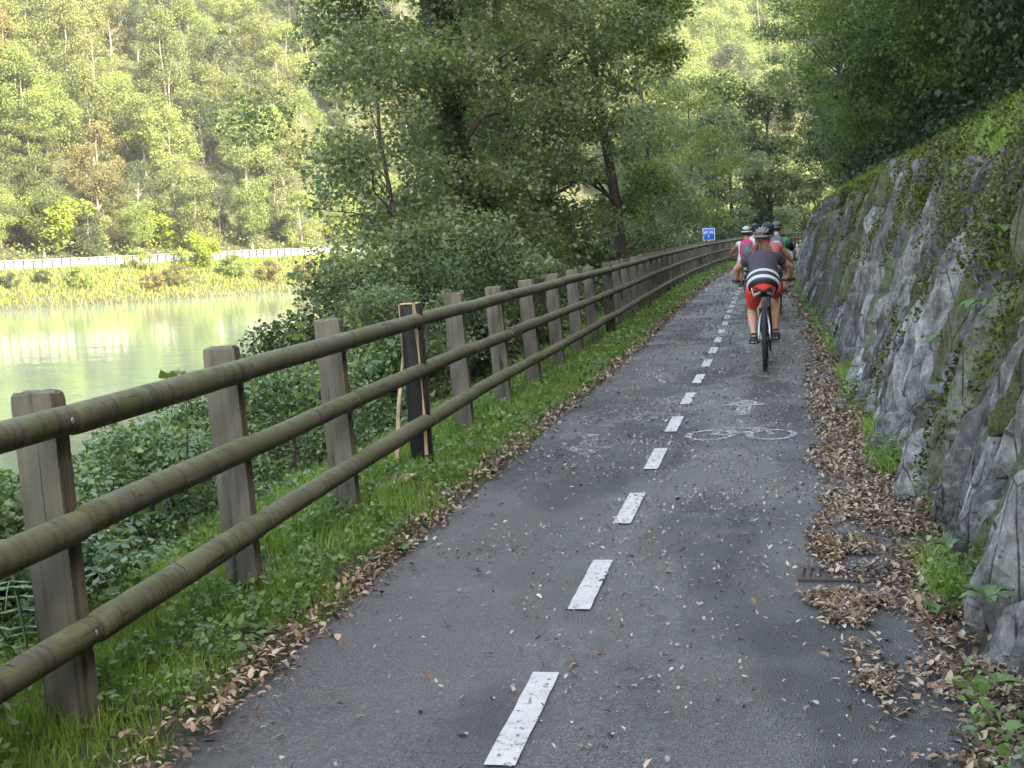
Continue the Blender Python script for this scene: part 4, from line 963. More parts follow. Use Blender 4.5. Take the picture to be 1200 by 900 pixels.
    k = rg.rand(n) < np.interp(c+.6*vnoise(u, y, 3.5, 61), [-.4, .5], [.10, 1])*np.interp(y, [3, 6, 9, 25], [.16, .32, .9, .8]); litter(y[k], u[k], .019, 'scattered_leaves', 'chips', .004, 3.5, .012)
    n = 900; y = 3+rg.rand(n)**1.4*30; u = -.95+2.3*rg.rand(n); litter(y, u, .030, 'brown_leaves', 'litter', .006, 2.0, .012)
ground_cover()
# ------------------------------------------------------------ the slope above the wall
def slope():
    rg = np.random.RandomState(31)
    def surf(y, u):
        return pc(y)+u, gz(u)+np.interp(u, [1.7, 2.8, 4, 8, 30], [0, .05, .15, .6, 3.0])*(vnoise(pc(y)+u, y, .35, 3)+.5*vnoise(pc(y)+u, y, 1.3, 8))
    # ivy hanging over the top of the wall
    n = 300000; y = 2.5+rg.rand(n)**1.9*105; v = 2.35-np.abs(rg.normal(size=n))*.75
    c = vnoise(y, v, .55, 14)+.6*vnoise(y, v, 1.9, 2); lim = np.interp(y, [3, 7, 10, 14, 24, 45, 105], [-.45, -.35, .05, .36, .38, .28, .15])
    k = (v > .15) & (c+.25*vnoise(y, v, 7.0, 3) > lim+np.interp(v, [.2, 1.0, 1.6, 2.5], [1.05, .65, .25, -.15])+rg.rand(n)*.25); y, v = y[k], v[k]
    x = pc(y)+1.66+.36*v-.08-.16*rg.rand(len(y))
    V, F = leaves(rg, np.stack([x, y, v], 1), .022*np.interp(y, [3, 12, 40, 100], [.9, 1.25, 2.6, 5.5]), .1, .5, .36, .3, np.tile([-1., -.3, 0], (len(y), 1)), .5)
    tag(link('ivy', mesh('ivy', V, F, M['lf_ivy'], False)), kind='stuff')
    n = 22000; y = 2.6+rg.rand(n)**1.8*60; v = 2.3-np.abs(rg.normal(size=n))*.7; k = (v > .3) & (vnoise(y, v, .8, 50) > -.15+rg.rand(n)*.3); y, v = y[k], v[k]
    x = pc(y)+1.66+.36*v-.10-.12*rg.rand(len(y)); m = len(y); L_ = .05+.16*rg.rand(m)**1.5; wd = .0014*np.interp(y, [3, 12, 40], [1, 1.6, 4]); dy = rg.normal(size=m)*.4*L_
    P0 = np.stack([x, y-wd, v], 1); P1 = np.stack([x, y+wd, v], 1); P2 = np.stack([x-.28*L_, y+dy*.5+wd, v-.05*L_], 1); P3 = np.stack([x-.28*L_, y+dy*.5-wd, v-.05*L_], 1); P4 = np.stack([x-.42*L_, y+dy-wd*.2, v-.8*L_], 1); P5 = P4+np.array([0, .001, 0])
    V = np.stack([P0, P1, P2, P3, P4, P5], 1).reshape(-1, 3); b = np.arange(m)[:, None]*6
    tag(link('dry_stems', mesh('dry_stems', V, np.concatenate([b+np.array([0, 1, 2, 3]), b+np.array([3, 2, 5, 4])]), M['straw'], False)), kind='stuff')
    # grass ledge along the top
    n = 95000; y = 3+rg.rand(n)**1.5*110; u = 2.5+rg.rand(n)*1.9; x, z = surf(y, u)
    V, F = blades(rg, x, y, z, .20*np.interp(y, [3, 40, 100], [1, 1.3, 2]), .008*np.interp(y, [3, 12, 30, 110], [1, 1.8, 4, 12]), .5)
    tag(link('ledge_grass', mesh('ledge_grass', V, F, M['grass'], False)), kind='stuff')
    # ivy and scrub over the steep slope
    n = 200000; y = 2+rg.rand(n)**1.4*130; u = 3.7+rg.rand(n)**1.2*11; x, z = surf(y, u); b = np.clip(vnoise(y, u, .5, 40)+.3, 0, 1)
    z = z+rg.rand(n)**1.5*(.25+1.2*b); x = x-rg.rand(n)*.5*b
    V, F = leaves(rg, np.stack([x, y, z], 1), .075*np.interp(y, [3, 20, 50, 130], [.9, 1.2, 2, 4]), .4, .4, .42, .2)
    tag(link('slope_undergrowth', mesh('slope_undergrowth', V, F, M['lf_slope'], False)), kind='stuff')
    # trees on the slope, leaning out over the path
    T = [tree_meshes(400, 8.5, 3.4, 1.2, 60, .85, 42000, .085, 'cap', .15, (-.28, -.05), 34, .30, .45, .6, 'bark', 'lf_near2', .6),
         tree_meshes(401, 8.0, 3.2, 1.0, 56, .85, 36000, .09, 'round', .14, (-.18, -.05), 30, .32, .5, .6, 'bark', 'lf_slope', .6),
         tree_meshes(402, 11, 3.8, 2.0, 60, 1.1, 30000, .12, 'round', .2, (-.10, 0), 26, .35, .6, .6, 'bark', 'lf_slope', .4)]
    for v, Y, u, sc, leaf, lab in ((0, 26, 4.6, .85, 'lf_near2', 'fresh green tree leaning out over the path with hanging leafy boughs'), (0, 34, 4.8, .95, 'weed', 'tree with backlit light green boughs reaching over the path, farther along'), (1, 21, 5.6, .8, None, 'dark tree on the steep slope high above the wall'),  # farther tree borrows the lighter weed leaves: backlight put into its colour
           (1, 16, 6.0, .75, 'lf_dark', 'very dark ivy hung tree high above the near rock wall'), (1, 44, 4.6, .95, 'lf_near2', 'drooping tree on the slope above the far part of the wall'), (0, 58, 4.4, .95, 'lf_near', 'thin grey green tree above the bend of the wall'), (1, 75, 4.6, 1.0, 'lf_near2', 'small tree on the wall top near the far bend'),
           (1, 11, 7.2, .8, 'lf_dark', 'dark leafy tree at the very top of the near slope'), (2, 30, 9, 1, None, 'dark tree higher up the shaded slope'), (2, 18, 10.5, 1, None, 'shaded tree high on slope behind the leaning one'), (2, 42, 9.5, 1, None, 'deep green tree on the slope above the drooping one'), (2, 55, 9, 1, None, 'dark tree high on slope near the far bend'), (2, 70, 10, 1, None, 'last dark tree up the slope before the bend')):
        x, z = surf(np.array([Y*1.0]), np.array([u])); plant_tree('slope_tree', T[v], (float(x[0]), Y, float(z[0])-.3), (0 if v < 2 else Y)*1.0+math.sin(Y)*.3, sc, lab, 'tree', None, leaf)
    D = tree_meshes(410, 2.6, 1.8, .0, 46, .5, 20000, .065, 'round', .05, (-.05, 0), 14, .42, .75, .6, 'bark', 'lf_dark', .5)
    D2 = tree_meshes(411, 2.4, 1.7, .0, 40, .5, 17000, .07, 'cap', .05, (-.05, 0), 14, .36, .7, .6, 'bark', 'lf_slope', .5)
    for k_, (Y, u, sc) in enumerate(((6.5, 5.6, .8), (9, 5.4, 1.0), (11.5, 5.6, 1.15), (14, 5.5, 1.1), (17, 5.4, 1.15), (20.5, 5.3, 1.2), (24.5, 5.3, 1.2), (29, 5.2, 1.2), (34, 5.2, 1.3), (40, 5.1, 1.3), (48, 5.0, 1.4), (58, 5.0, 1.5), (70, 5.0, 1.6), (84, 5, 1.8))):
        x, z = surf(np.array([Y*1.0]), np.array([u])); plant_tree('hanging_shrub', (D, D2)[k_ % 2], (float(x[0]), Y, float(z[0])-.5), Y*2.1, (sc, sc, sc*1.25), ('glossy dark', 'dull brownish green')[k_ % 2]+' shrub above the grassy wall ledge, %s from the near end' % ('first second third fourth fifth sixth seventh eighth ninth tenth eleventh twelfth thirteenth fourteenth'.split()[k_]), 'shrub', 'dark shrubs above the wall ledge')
    # the wood goes on up the hill beyond the picture
    k = 0
    for Y in np.arange(-70, 130, 9.0):
        for u in (15, 24, 34, 46):
            if Y > 100 and u > 30: continue
            x, z = surf(np.array([Y]), np.array([u+3*math.sin(Y+u)])); plant_tree('slope_tree', T[2], (float(x[0]), float(Y), float(z[0])-.4), Y*u, 1+.15*math.sin(Y*3+u), 'tall tree in the dark wood high up the slope above the path', 'tree', 'trees of the wood above the path'); k += 1
    # single plants growing out of the wall
    def rosette(name, loc, n, L, wd, up, mat, lab, cat='plant', seed=1):
        r = random.Random(seed); V = []; F = []
        for i in range(n):
            a = r.uniform(0, 2*PI); l = L*r.uniform(.7, 1.15); d = Vector((math.cos(a), math.sin(a), 0)); s = Vector((-d.y, d.x, 0)); b = len(V)
            for j in range(6):
                f = j/5; w = wd*math.sin(min(1, f*.9+.12)*PI)**.8*.5; c = d*l*f*(1-up*.4)+Vector((0, 0, l*(up*f-.55*f*f)))
                V += [c-s*w, c-Vector((0, 0, w*.25)), c+s*w]
            for j in range(5):
                for q in (0, 1): F.append((b+j*3+q, b+j*3+q+1, b+j*3+4+q, b+j*3+3+q))
        o = link(name, mesh(name, V, F, M[mat]), None, loc); tag(o, lab, cat)
    for px, py, Y, n, L, wd, up, mat, lab in ((1120, 275, 8.2, 9, .22, .035, .7, 'weed', 'hart tongue fern with pale strap leaves growing from ivy on the wall'), (1195, 262, 6.2, 6, .17, .05, .5, 'weed', 'broad strap leaved plant poking from the wall at picture edge'),
        (1105, 352, 8.2, 6, .16, .06, .3, 'weed', 'bright broad leaved sprig halfway up the wall'), (1175, 372, 6.3, 8, .15, .05, .4, 'weed', 'bright leafy sprig hanging beside a pale slab'), (1058, 208, 11.5, 5, .28, .05, .8, 'weed', 'single pale long leaved plant among the ivy near the wall top'),
        (1062, 395, 9.6, 6, .14, .07, .4, 'weed', 'round leafed plant in a gap of the wall'), (1158, 700, 5.5, 12, .17, .045, .6, 'weed', 'dandelion like rosette at the foot of the nearest slabs'), (1128, 640, 6.6, 10, .15, .04, .6, 'weed', 'leafy weed between leaf litter and the wall foot beside the drain'),
        (1085, 545, 8.9, 12, .18, .03, .8, 'weed', 'tuft of strap leaves at the wall foot beyond the drain'), (1178, 800, 4.9, 7, .12, .04, .6, 'weed', 'small green weed among brown leaves near the bottom slab')):
        p = at(px, py, Y); u = 1.66+.36*max(p[2], 0)-.16; xx = pc(Y)+u; zz = max(p[2], .02); rosette('wall_plant', (xx, Y, zz), n, L, wd, up, mat, lab, seed=px)
    for px, py, Y, n, L, wd, lab in ((72, 868, 4.5, 6, .16, .07, 'broad leaved weed at the foot of the first fence post'), (150, 845, 4.75, 9, .12, .05, 'leafy weed on the litter between fence post and asphalt'), (310, 745, 5.9, 9, .13, .045, 'green weed at the verge edge below the second post'), (360, 700, 6.3, 10, .12, .04, 'clump of small leaves on the verge beyond the second post'), (470, 640, 7.5, 9, .12, .04, 'leafy clump on the verge beside the third post'), (215, 800, 5.2, 9, .13, .04, 'spreading weed on the verge between the first two posts')):
        p = at(px, py, Y); rosette('verge_weed', (p[0], Y, .0), n, L, wd, .8, 'weed', lab, seed=px)
slope()
# ------------------------------------------------------------ cyclists
def remesh(o, vox, smooth=4):
    m = o.modifiers.new('fuse', 'REMESH'); m.mode = 'VOXEL'; m.voxel_size = vox; m.use_smooth_shade = True
    s = o.modifiers.new('soften', 'SMOOTH'); s.factor = .5; s.iterations = smooth
    return o
def bicycle(loc, rz, frame, label, wheelbase=1.10, bag=None, crank=0.0, steer=0.0, Rw=.365):
    r = empty('bicycle', loc, rz, label, 'bicycle'); fr = M[frame]; bk = M['blackmetal']
    rear = Vector((0, 0, Rw)); front = Vector((0, wheelbase, Rw)); bb = Vector((0, .44, .31)); st = Vector((0, .27, .72)); sd_ = Vector((0, .22, .90)); hd = Vector((0, .93, .80)); hb = Vector((0, .90, .98)); crn = Vector((0, .985, .62))
    def wheel(c):
        w = MB(); w.torus((0, 0, 0), Rw-.030, .028, 'X', 36, 10)
        for i in range(48):  # tread knobs
            a = 2*PI*i/48
            for s in (-.018, .012):
                w.box((s, (Rw-.002)*math.cos(a+.03*(s > 0)), (Rw-.002)*math.sin(a+.03*(s > 0))), (.016, .014, .010), Matrix.Rotation(a-PI/2, 3, 'X'))
        o = link('wheel', MB().torus((0, 0, 0), Rw-.062, .010, 'X', 32, 6).mesh('rim', M['blackmetal']), r, tuple(c))
        w.build('tyre', M['rubber'], o)
        sp = MB(); sp.tube([(-.045, 0, 0), (.045, 0, 0)], .018, 8)
        for i in range(20): a = 2*PI*i/20; sp.tube([(.02*(-1)**i, .02*math.cos(a), .02*math.sin(a)), (0, (Rw-.065)*math.cos(a+.2), (Rw-.065)*math.sin(a+.2))], .0016, 3, False)
        sp.build('spokes', M['steel'], o); MB().torus((-.04, 0, 0), .075, .003, 'X', 20, 5).build('brake_disc', M['steel'], o)
        return o
    wheel(rear); wheel(front)
    f = MB()
    for a, b, ra in ((bb, st, .018), (bb, hd-Vector((0, 0, .10)), .026), (st-Vector((0, 0, .04)), hd, .02), (hd-Vector((0, .0, .12)), hd+Vector((0, -.03, .06)), .024)): f.tube([a, b], ra, 8)
    for s in (-1, 1):
        f.tube([bb+Vector((s*.03, 0, 0)), Vector((s*.055, .2, .34)), rear+Vector((s*.062, 0, 0))], .011, 6)
        f.tube([st+Vector((s*.015, 0, -.05)), st+Vector((s*.045, -.07, -.13)), Vector((s*.058, .08, .50)), rear+Vector((s*.062, 0, 0))], .011, 6)
    f.build('frame', fr, r)
    k = MB()
    for s in (-1, 1): k.tube([crn+Vector((s*.055, 0, .02)), front+Vector((s*.058, 0, 0))], .016, 7)
    k.tube([crn+Vector((-.07, 0, .03)), crn+Vector((.07, 0, .03))], .018, 7); k.tube([crn+Vector((0, 0, .03)), hb], .018, 7); k.build('fork', bk, r)
    MB().tube([st-Vector((0, 0, .02)), sd_-Vector((0, 0, .03))], .0145, 8).build('seat_post', M['steel'], r)
    V = []; F = []
    for i, (y, w, t, z) in enumerate(((-.13, .03, .02, .0), (-.12, .07, .035, .0), (-.06, .078, .045, .004), (.02, .045, .04, 0), (.10, .024, .03, 0), (.15, .012, .018, -.01))):
        for j in range(10): a = 2*PI*j/10; V.append((w*math.cos(a), sd_.y+y, sd_.z+z+t*.5*math.sin(a)))
    for i in range(5):
        for j in range(10): q = (j+1) % 10; F.append((i*10+j, i*10+q, i*10+10+q, i*10+10+j))
    F.append(tuple(range(9, -1, -1))); F.append(tuple(range(50, 60))); MB().add(V, F).build('saddle', M['black'], r)
    h = MB(); h.tube([hb+Vector((-.36, -.03, .015)), hb+Vector((-.15, 0, .01)), hb, hb+Vector((.15, 0, .01)), hb+Vector((.36, -.03, .015))], .0125, 8); o = h.build('handlebar', bk, r)
    for s in (-1, 1):
        MB().tube([hb+Vector((s*.24, -.012, .012)), hb+Vector((s*.37, -.032, .016))], .017, 8).build('grip', M['rubber'], o)
        MB().tube([hb+Vector((s*.22, .02, .005)), hb+Vector((s*.26, .06, -.01)), hb+Vector((s*.34, .055, -.015))], .006, 5).build('brake_lever', bk, o)
    c = MB().torus(tuple(bb+Vector((.045, 0, 0))), .075, .006, 'X', 22, 5); cs, sn = math.cos(crank), math.sin(crank); ped = []
    for s in (-1, 1):
        e = bb+Vector((s*.075, s*.165*cs, s*.165*sn)); c.tube([bb+Vector((s*.06, 0, 0)), e], .011, 6); c.box(e+Vector((s*.055, 0, 0)), (.09, .09, .022), bev=.005); ped.append(e+Vector((s*.055, 0, 0)))
    c.build('crank', bk, r)
    d = MB(); d.torus((rear.x+.05, rear.y, rear.z), .05, .008, 'X', 18, 5); d.tube([rear+Vector((.06, -.0, -.05)), rear+Vector((.065, .03, -.14))], .012, 6); d.tube([bb+Vector((.045, 0, .075)), rear+Vector((.05, 0, .05))], .004, 4); d.tube([bb+Vector((.045, 0, -.075)), rear+Vector((.06, .03, -.15))], .004, 4); d.build('drivetrain', M['blackmetal'], r)
    if bag: MB().box((0, .98, .92), (.20, .13, .17), bev=.03).build('handlebar_bag', M[bag], r)
    return r, ped, hb
def cyclist(loc, rz, pal, label, sc=1.0, crank=0.0, vox=.012, hair=None, frame='silver', bike_label='', bag=None, sleeve=.45, headturn=0.0, lean=1.0, dz=0.0):
    bike, ped, hb = bicycle(loc, rz, frame, bike_label, bag=bag, crank=crank)
    p = empty('person', loc, rz, label, 'person')
    B = MB(); V3 = Vector
    pel = V3((0, .17, .985)); sh = V3((0, .17+.33*lean-dz*.3, 1.385+dz)); nk = sh+V3((0, .05, .07)); hc = nk+V3((0, .045, .135))
    tor = [(pel+V3((0, -.02, -.09)), (.12, .10)), (pel, (.178, .132)), (pel.lerp(sh, .22), (.165, .118)), (pel.lerp(sh, .42)+V3((0, -.012, .010)), (.142, .105)), (pel.lerp(sh, .66)+V3((0, -.02, .015)), (.158, .115)), (pel.lerp(sh, .86)+V3((0, -.012, .01)), (.172, .105)), (sh+V3((0, 0, -.005)), (.145, .075)), (sh+V3((0, .02, .04)), (.07, .06))]
    B.tube([a for a, b in tor], [b for a, b in tor], 18, ref=(0, -1, 0))
    B.tube([sh, nk, hc-V3((0, .01, .04))], [.062, .053, .052], 12)
    Rh = Matrix.Rotation(headturn, 3, 'Z')
    H = lambda v: hc+Rh @ V3(v)
    B.ell(hc, (.074, .093, .108), 18, 12); B.ell(H((0, .03, -.065)), (.052, .062, .052), 12, 8); B.ell(H((0, .098, -.012)), (.011, .016, .020), 8, 6)
    for s in (-1, 1): B.ell(H((s*.077, -.005, -.012)), (.009, .018, .030), 8, 6)
    arms = {}
    for s in (-1, 1):
        S_ = sh+V3((s*.155, 0, -.02)); E_ = V3((s*.315, sh.y+.20, 1.145)); W_ = V3((s*.305, hb.y-.09, hb.z+.065))
        arms[s] = (S_, E_, W_)
        B.tube([S_+V3((-s*.03, 0, .0)), S_.lerp(E_, .3), S_.lerp(E_, .75), E_, E_.lerp(W_, .3), E_.lerp(W_, .75), W_], [.056, .052, .043, .039, .041, .030, .025], 12)
        pm = V3((s*.305, hb.y-.045, hb.z+.045)); B.ell(pm, (.040, .050, .020), 12, 8, Matrix.Rotation(-.35, 3, 'X'))
        for q in range(4):   # fingers hooked over the grip
            xx = s*.305+(q-1.5)*.020*s; L = (.9, 1.0, .95, .78)[q]; g = hb.z+.012
            B.tube([(xx, hb.y-.05, g+.036), (xx, hb.y-.012+.004*q, g+.036*L), (xx, hb.y+.022*L, g+.012), (xx, hb.y+.012, g-.024*L), (xx, hb.y-.012, g-.026)], [.0095, .0092, .0088, .0082, .0070], 6)
        B.tube([(s*.275, hb.y-.07, hb.z+.045), (s*.258, hb.y-.045, hb.z+.020), (s*.262, hb.y-.022, hb.z-.012), (s*.275, hb.y-.005, hb.z-.020)], [.012, .011, .010, .008], 6)
    legs = {}
    for s in (-1, 1):
        P = ped[0 if s < 0 else 1]; an = P+V3((s*-.01, -.10, .095)); hip = pel+V3((s*.095, .0, -.04))
        d = an-hip; L = d.length; a, b = .43, .43; L2 = min(L, .855); m = (hip+an)/2; hgt = math.sqrt(max(.0004, a*a-(L2/2)**2)); fwd = V3((0, 1, 0)); fwd = (fwd-d.normalized()*fwd.dot(d.normalized())).normalized()
        kn = m+fwd*hgt+V3((s*.035, 0, 0)); legs[s] = (hip, kn, an, P)
        B.tube([hip, hip.lerp(kn, .25), hip.lerp(kn, .7), kn, kn.lerp(an, .22)+V3((0, -.012, 0)), kn.lerp(an, .45)+V3((0, -.012, 0)), kn.lerp(an, .85), an, an+V3((0, -.0, -.03))], [.088, .088, .064, .056, .058, .055, .036, .035, .034], 12)
        B.tube([an+V3((0, -.02, -.03)), P+V3((0, .04, .04)), P+V3((0, .13, .028))], [(.036, .034), (.040, .026), (.034, .018)], 10)
    body = B.build('body', M[pal.get('skin', 'skin')], p); remesh(body, vox, 3)
    for s in (-1, 1): MB().ell(H((s*.030, .080, .008)), (.012, .009, .008), 8, 6).build('eye', M['white'], p)
    MB().ell(H((0, .086, -.055)), (.022, .008, .006), 8, 6).build('mouth', M['coral'], p)
    # shirt
    T = MB(); g = .014
    T.tube([a for a, b in tor[1:]], [(b[0]+g, b[1]+g) for a, b in tor[1:-1]]+[(.078, .066)], 20, ref=(0, -1, 0))
    for s in (-1, 1):
        S_, E_, W_ = arms[s]; T.tube([S_+V3((-s*.06, 0, 0)), S_, S_.lerp(E_, sleeve*.6), S_.lerp(E_, sleeve)], [.062, .066, .064, .060], 14, True)
    o = T.build('shirt', M[pal['shirt']], p); remesh(o, vox, 2)
    if 'stripe' in pal: MB().tube([pel.lerp(sh, .35)+V3((0, -.145, .03)), pel.lerp(sh, .62)+V3((0, -.158, .035)), pel.lerp(sh, .82)+V3((0, -.138, .03))], .011, 6, True, flat=.6).build('shirt_stripe', M[pal['stripe']], p)
    if 'cuff' in pal:
        for s in (-1, 1): S_, E_, W_ = arms[s]; MB().tube([S_.lerp(E_, .12), S_.lerp(E_, sleeve+.08)], [.069, .063], 14).build('sleeve', M[pal['cuff']], p)
    # shorts
    Q = MB(); Q.tube([pel+V3((0, -.03, -.11)), pel+V3((0, 0, -.02)), pel.lerp(sh, .14), pel.lerp(sh, .24)], [(.14, .11), (.192, .15), (.186, .14), (.172, .128)], 20, ref=(0, -1, 0))
    kl = pal.get('leg', .66)
    for s in (-1, 1):
        hip, kn, an, P = legs[s]; Q.tube([hip, hip.lerp(kn, .3), hip.lerp(kn, kl*.8), hip.lerp(kn, kl)], [.106, .103, .086, .083], 14)
    remesh(Q.build('shorts', M[pal['shorts']], p), vox, 2)
    for s in (-1, 1):
        hip, kn, an, P = legs[s]
        K = MB(); K.tube([an+V3((0, -.045, -.045)), an+V3((0, -.03, -.06)), P+V3((0, .02, .030)), P+V3((0, .11, .024)), P+V3((0, .17, .018))], [(.040, .034), (.050, .048), (.053, .040), (.050, .030), (.030, .018)], 12)
        K.tube([an+V3((0, -.005, -.06)), an+V3((0, -.01, -.012))], [.044, .041], 12); sh_ = K.build('shoe', M[pal.get('shoe', 'shoe')], p); remesh(sh_, .008, 2)
        MB().tube([an+V3((0, -.06, -.078)), P+V3((0, .05, .010)), P+V3((0, .17, .006))], [(.038, .010), (.046, .010), (.030, .008)], 10).build('sole', M['sole'], sh_)
        MB().tube([an+V3((0, -.01, .0)), an+V3((0, -.004, .018))], [.0375, .0385], 12).build('sock', M['sock'], p)
    # helmet: dark liner, coloured ribs with gaps, strap
    hm = MB(); c = hc+V3((0, -.004, .040)); hm.ell(c, (.094, .122, .082), 20, 12)
    o = hm.build('helmet', M['helmet_black'], p); col = M[pal['helmet']]
    for k in (-2, -1, 0, 1, 2):
        pts = []; rr = []
        for i in range(11):
            t = -1.28+2.5*i/10; w = .030*k*1.15; xx = w*math.cos(t*.75); rx = math.sqrt(max(.1, 1-(xx/.094)**2)); pts.append(c+V3((xx, .128*rx*math.sin(t), .088*rx*math.cos(t)))); rr.append((.0125 if k else .014, .010))
        MB().tube(pts, rr, 8).build('helmet_rib', col, o)
    pts = [c+V3((.098*math.cos(a), .126*math.sin(a), -.018)) for a in np.linspace(0, 2*PI, 25)]; MB().tube(pts, .013, 8, False).build('helmet_rim', col, o)
    MB().tube([c+V3((.085, -.02, -.02)), H((.078, .0, -.08)), H((0, .055, -.115)), H((-.078, .0, -.08)), c+V3((-.085, -.02, -.02))], .005, 5).build('chin_strap', M['black'], o)
    if hair:
        Hm = MB(); Hm.ell(hc+V3((0, -.018, .01)), (.080, .090, .098), 14, 10)
        r_ = random.Random(2); h = o2 = None
        for i in range(46):
            a = r_.uniform(-1, 1); q0 = hc+V3((a*.055, -.075-.02*r_.random(), -.03+.02*r_.random())); w = r_.uniform(-1, 1)*.055+a*.02; L = r_.uniform(.17, .30)
            q1 = q0+V3((w*.5, -.045, -L*.35)); q2 = q0+V3((w*1.3, -.075-.02*r_.random(), -L*.75)); q3 = q0+V3((w*1.7+.02*r_.gauss(0, 1), -.075, -L))
            Hm.tube([q0, q1, q2, q3], [.010, .012, .010, .003], 5)
        Hm.build('hair', M[hair], p)
    else:
        MB().ell(hc+V3((0, -.016, .008)), (.078, .086, .096), 14, 10).build('hair', M['black'], p)
    return p, pel, sh
def place(px, py, dx=0, dy=0):
    d = CM @ np.array([px-600, -(py-450), -FPX]); t = (.006-EYE)/d[2]; P = EYEP+t*d; return (float(P[0])+dx, float(P[1])+dy, .008)
def backpack(loc, rz, sh, mat, mat2, label, name='backpack'):
    r = empty(name, loc, rz, label, 'backpack'); c = sh+Vector((0, -.33, -.13)); R = Matrix.Rotation(math.radians(-32), 3, 'X')
    b = MB()
    for i, (z, w, t) in enumerate(((-.22, .10, .06), (-.20, .125, .085), (-.08, .135, .105), (.08, .13, .10), (.18, .11, .075), (.23, .06, .04))): pass
    pts = [c+R @ Vector((0, 0, z)) for z in (-.24, -.21, -.08, .08, .18, .23)]
    b.tube(pts, [(.08, .05), (.12, .082), (.14, .10), (.135, .095), (.115, .075), (.06, .04)], 16); b.build('pack_body', M[mat], r)
    b = MB(); b.tube([c+R @ Vector((0, -.085, z)) for z in (-.19, -.06, .06)], [(.085, .03), (.10, .045), (.08, .03)], 12); b.build('front_pocket', M[mat2], r)
    for s in (-1, 1): MB().tube([c+R @ Vector((s*.07, .04, .19)), c+R @ Vector((s*.085, .16, .25)), c+R @ Vector((s*.10, .22, .12)), c+R @ Vector((s*.11, .16, -.05)), c+R @ Vector((s*.10, .04, -.16))], [(.02, .006)]*5, 8).build('shoulder_strap', M[mat2], r)
    return r
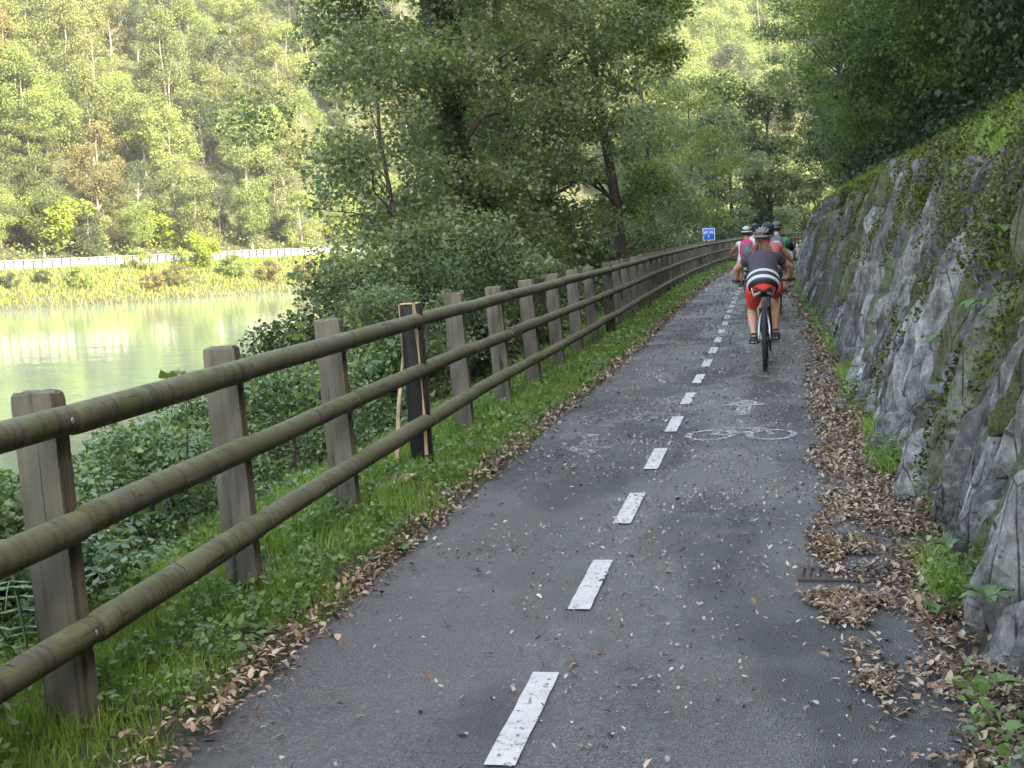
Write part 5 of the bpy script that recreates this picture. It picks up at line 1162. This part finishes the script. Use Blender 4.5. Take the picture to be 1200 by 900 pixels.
def riders():
    # nearest rider
    la = place(897, 434.5); rz = .015
    p, pel, sh = cyclist(la, rz, dict(shirt='shirt_charcoal', shorts='shorts_coral', helmet='helmet_grey', stripe='stripe_grey', skin='skin', leg=.72), 'woman with brown ponytail cycling in charcoal top, coral red shorts and grey helmet', crank=.06, hair='hair', frame='silver', bike_label='mountain bike with pale silver frame ridden by the woman in coral red shorts', sleeve=.42, dz=-.10)
    # striped hip bag
    r = empty('hip_bag', la, rz, 'black hip bag with two grey reflective bands, worn by woman in coral shorts', 'bag')
    b0 = pel+Vector((0, -.075, .035)); up = (sh-pel).normalized()
    def band(name, f0, f1, mat, g, parent, wx=.178, wy=.155):
        zs = np.linspace(f0, f1, 5); MB().tube([pel+up*z+Vector((0, -.022, 0)) for z in zs], [(wx+g-.006*abs(i-2), wy+g-.006*abs(i-2)) for i in range(5)], 24, ref=(0, -1, 0)).build(name, M[mat], parent)
    band('bag_body', -.085, .10, 'black', .006, r, .172, .142); band('reflective_band', .055, .092, 'stripe_grey', .016, r, .172, .142); band('reflective_band', -.055, -.008, 'stripe_grey', .016, r, .172, .142)
    for s in (-1, 1):
        MB().tube([b0+Vector((s*.13, -.03, -.09)), b0+Vector((s*.11, -.06, -.17)), b0+Vector((s*.03, -.075, -.13))], [(.035, .008), (.028, .008), (.016, .006)], 8).build('strap_end', M['pack_grey' if s > 0 else 'stripe_grey'], r)
    MB().tube([b0+Vector((-.09, -.05, -.08)), b0+Vector((0, -.08, -.12)), b0+Vector((.09, -.05, -.08))], [(.05, .01)]*3, 8).build('strap_loop', M['black'], r)
    # rider hidden mostly behind her
    lc = place(902, 401); cyclist(lc, .0, dict(shirt='coral', shorts='navy', helmet='helmet_black', skin='skin_tan'), 'cyclist in coral vest and black helmet, mostly hidden ahead of the woman with the ponytail', sc=1, crank=1.2, vox=.016, frame='blackmetal', bike_label='dark bicycle with black handlebar bag, just ahead of the silver bike', bag='black', sleeve=.12, dz=-.03)
    # rider with the pink backpack
    lb = place(877, 364); p, pel, sh = cyclist(lb, .03, dict(shirt='whitecloth', shorts='whitecloth', helmet='helmet_white', skin='skin_tan', leg=.55), 'cyclist in white top and white helmet wearing the pink backpack', crank=-1.3, vox=.018, frame='frame_teal', bike_label='dark teal bicycle under the rider with the pink backpack', sleeve=.10, dz=-.06)
    backpack(lb, .03, sh, 'pink', 'pack_grey', 'bright pink and grey backpack worn by the cyclist in white')
    # green rider
    ld = place(911, 370); p, pel, sh = cyclist((ld[0], ld[1], .008), -.03, dict(shirt='green', shorts='black', helmet='helmet_grey', cuff='black', skin='skin_pale'), 'cyclist in bright green shirt with black sleeves, farthest toward the rock wall', crank=.4, vox=.018, frame='blackmetal', bike_label='black bicycle under the rider in the green shirt', sleeve=.62)
    backpack(ld, -.03, sh, 'pack_grey', 'stripe_grey', 'grey backpack worn by the cyclist in green shirt')
    le = place(886, 349); cyclist(le, .0, dict(shirt='whitecloth', shorts='navy', helmet='helmet_black', skin='skin_tan'), 'cyclist in white shirt and dark helmet glimpsed between the pink backpack and the green shirt', crank=2.0, vox=.02, frame='blackmetal', bike_label='bicycle of the white shirted rider at the head of the group', sleeve=.5)
riders()
# ------------------------------------------------------------ blue cycle route sign
def sign():
    Y = 70.0; p = at(830.5, 274.5, Y); s = .56; r = empty('cycle_route_sign', (p[0], Y, 0), .12, 'square blue sign with white bicycles and arrow on a pole behind the fence', 'sign')
    MB().tube([(0, 0, -.6), (0, 0, p[2]+s*.4)], .03, 10).build('pole', M['galv'], r)
    pl = MB().box((0, -.035, p[2]), (s, .012, s), bev=.004).build('sign_panel', M['blue'], r)
    b = MB(); h = s/2-.012
    for a in (-1, 1): b.box((0, -.0435, p[2]+a*h), (s-.01, .003, .022)); b.box((a*h, -.0435, p[2]), (.022, .003, s-.05))
    b.build('white_border', M['white'], r, False)
    def bike(cx, cz, q):
        m = MB(); y = -.0435
        for sx in (-1, 1): m.torus((cx+sx*.045*q, y, cz), .030*q, .0055*q, 'Z', 16, 4)
        # rings lie flat on the panel
        m.v = [(v[0], y+(v[2]-cz)*.3, cz+(v[1]-y)) for v in m.v]
        for a, c in (((-.045, 0), (-.02, .05)), ((-.02, .05), (.03, .05)), ((-.045, 0), (-.005, 0)), ((-.005, 0), (.03, .05)), ((.045, 0), (.028, .07)), ((.028, .07), (.045, .075)), ((-.005, 0), (-.025, .065)), ((-.04, .066), (-.012, .066))):
            m.tube([(cx+a[0]*q, y, cz+a[1]*q), (cx+c[0]*q, y, cz+c[1]*q)], .005*q, 5)
        m.build('bicycle_symbol', M['white'], r)
    bike(-.125, p[2]+.06, 1.25); bike(.125, p[2]+.06, 1.25)
    V = [(-.012, -.0435, p[2]-.15), (.012, -.0435, p[2]-.15), (.012, -.0435, p[2]-.08), (-.012, -.0435, p[2]-.08), (-.035, -.0435, p[2]-.09), (.035, -.0435, p[2]-.09), (0, -.0435, p[2]-.04)]
    link('arrow_symbol', mesh('arrow_symbol', V, [(0, 1, 2, 3), (4, 5, 6)], M['white'], False), r)
sign()
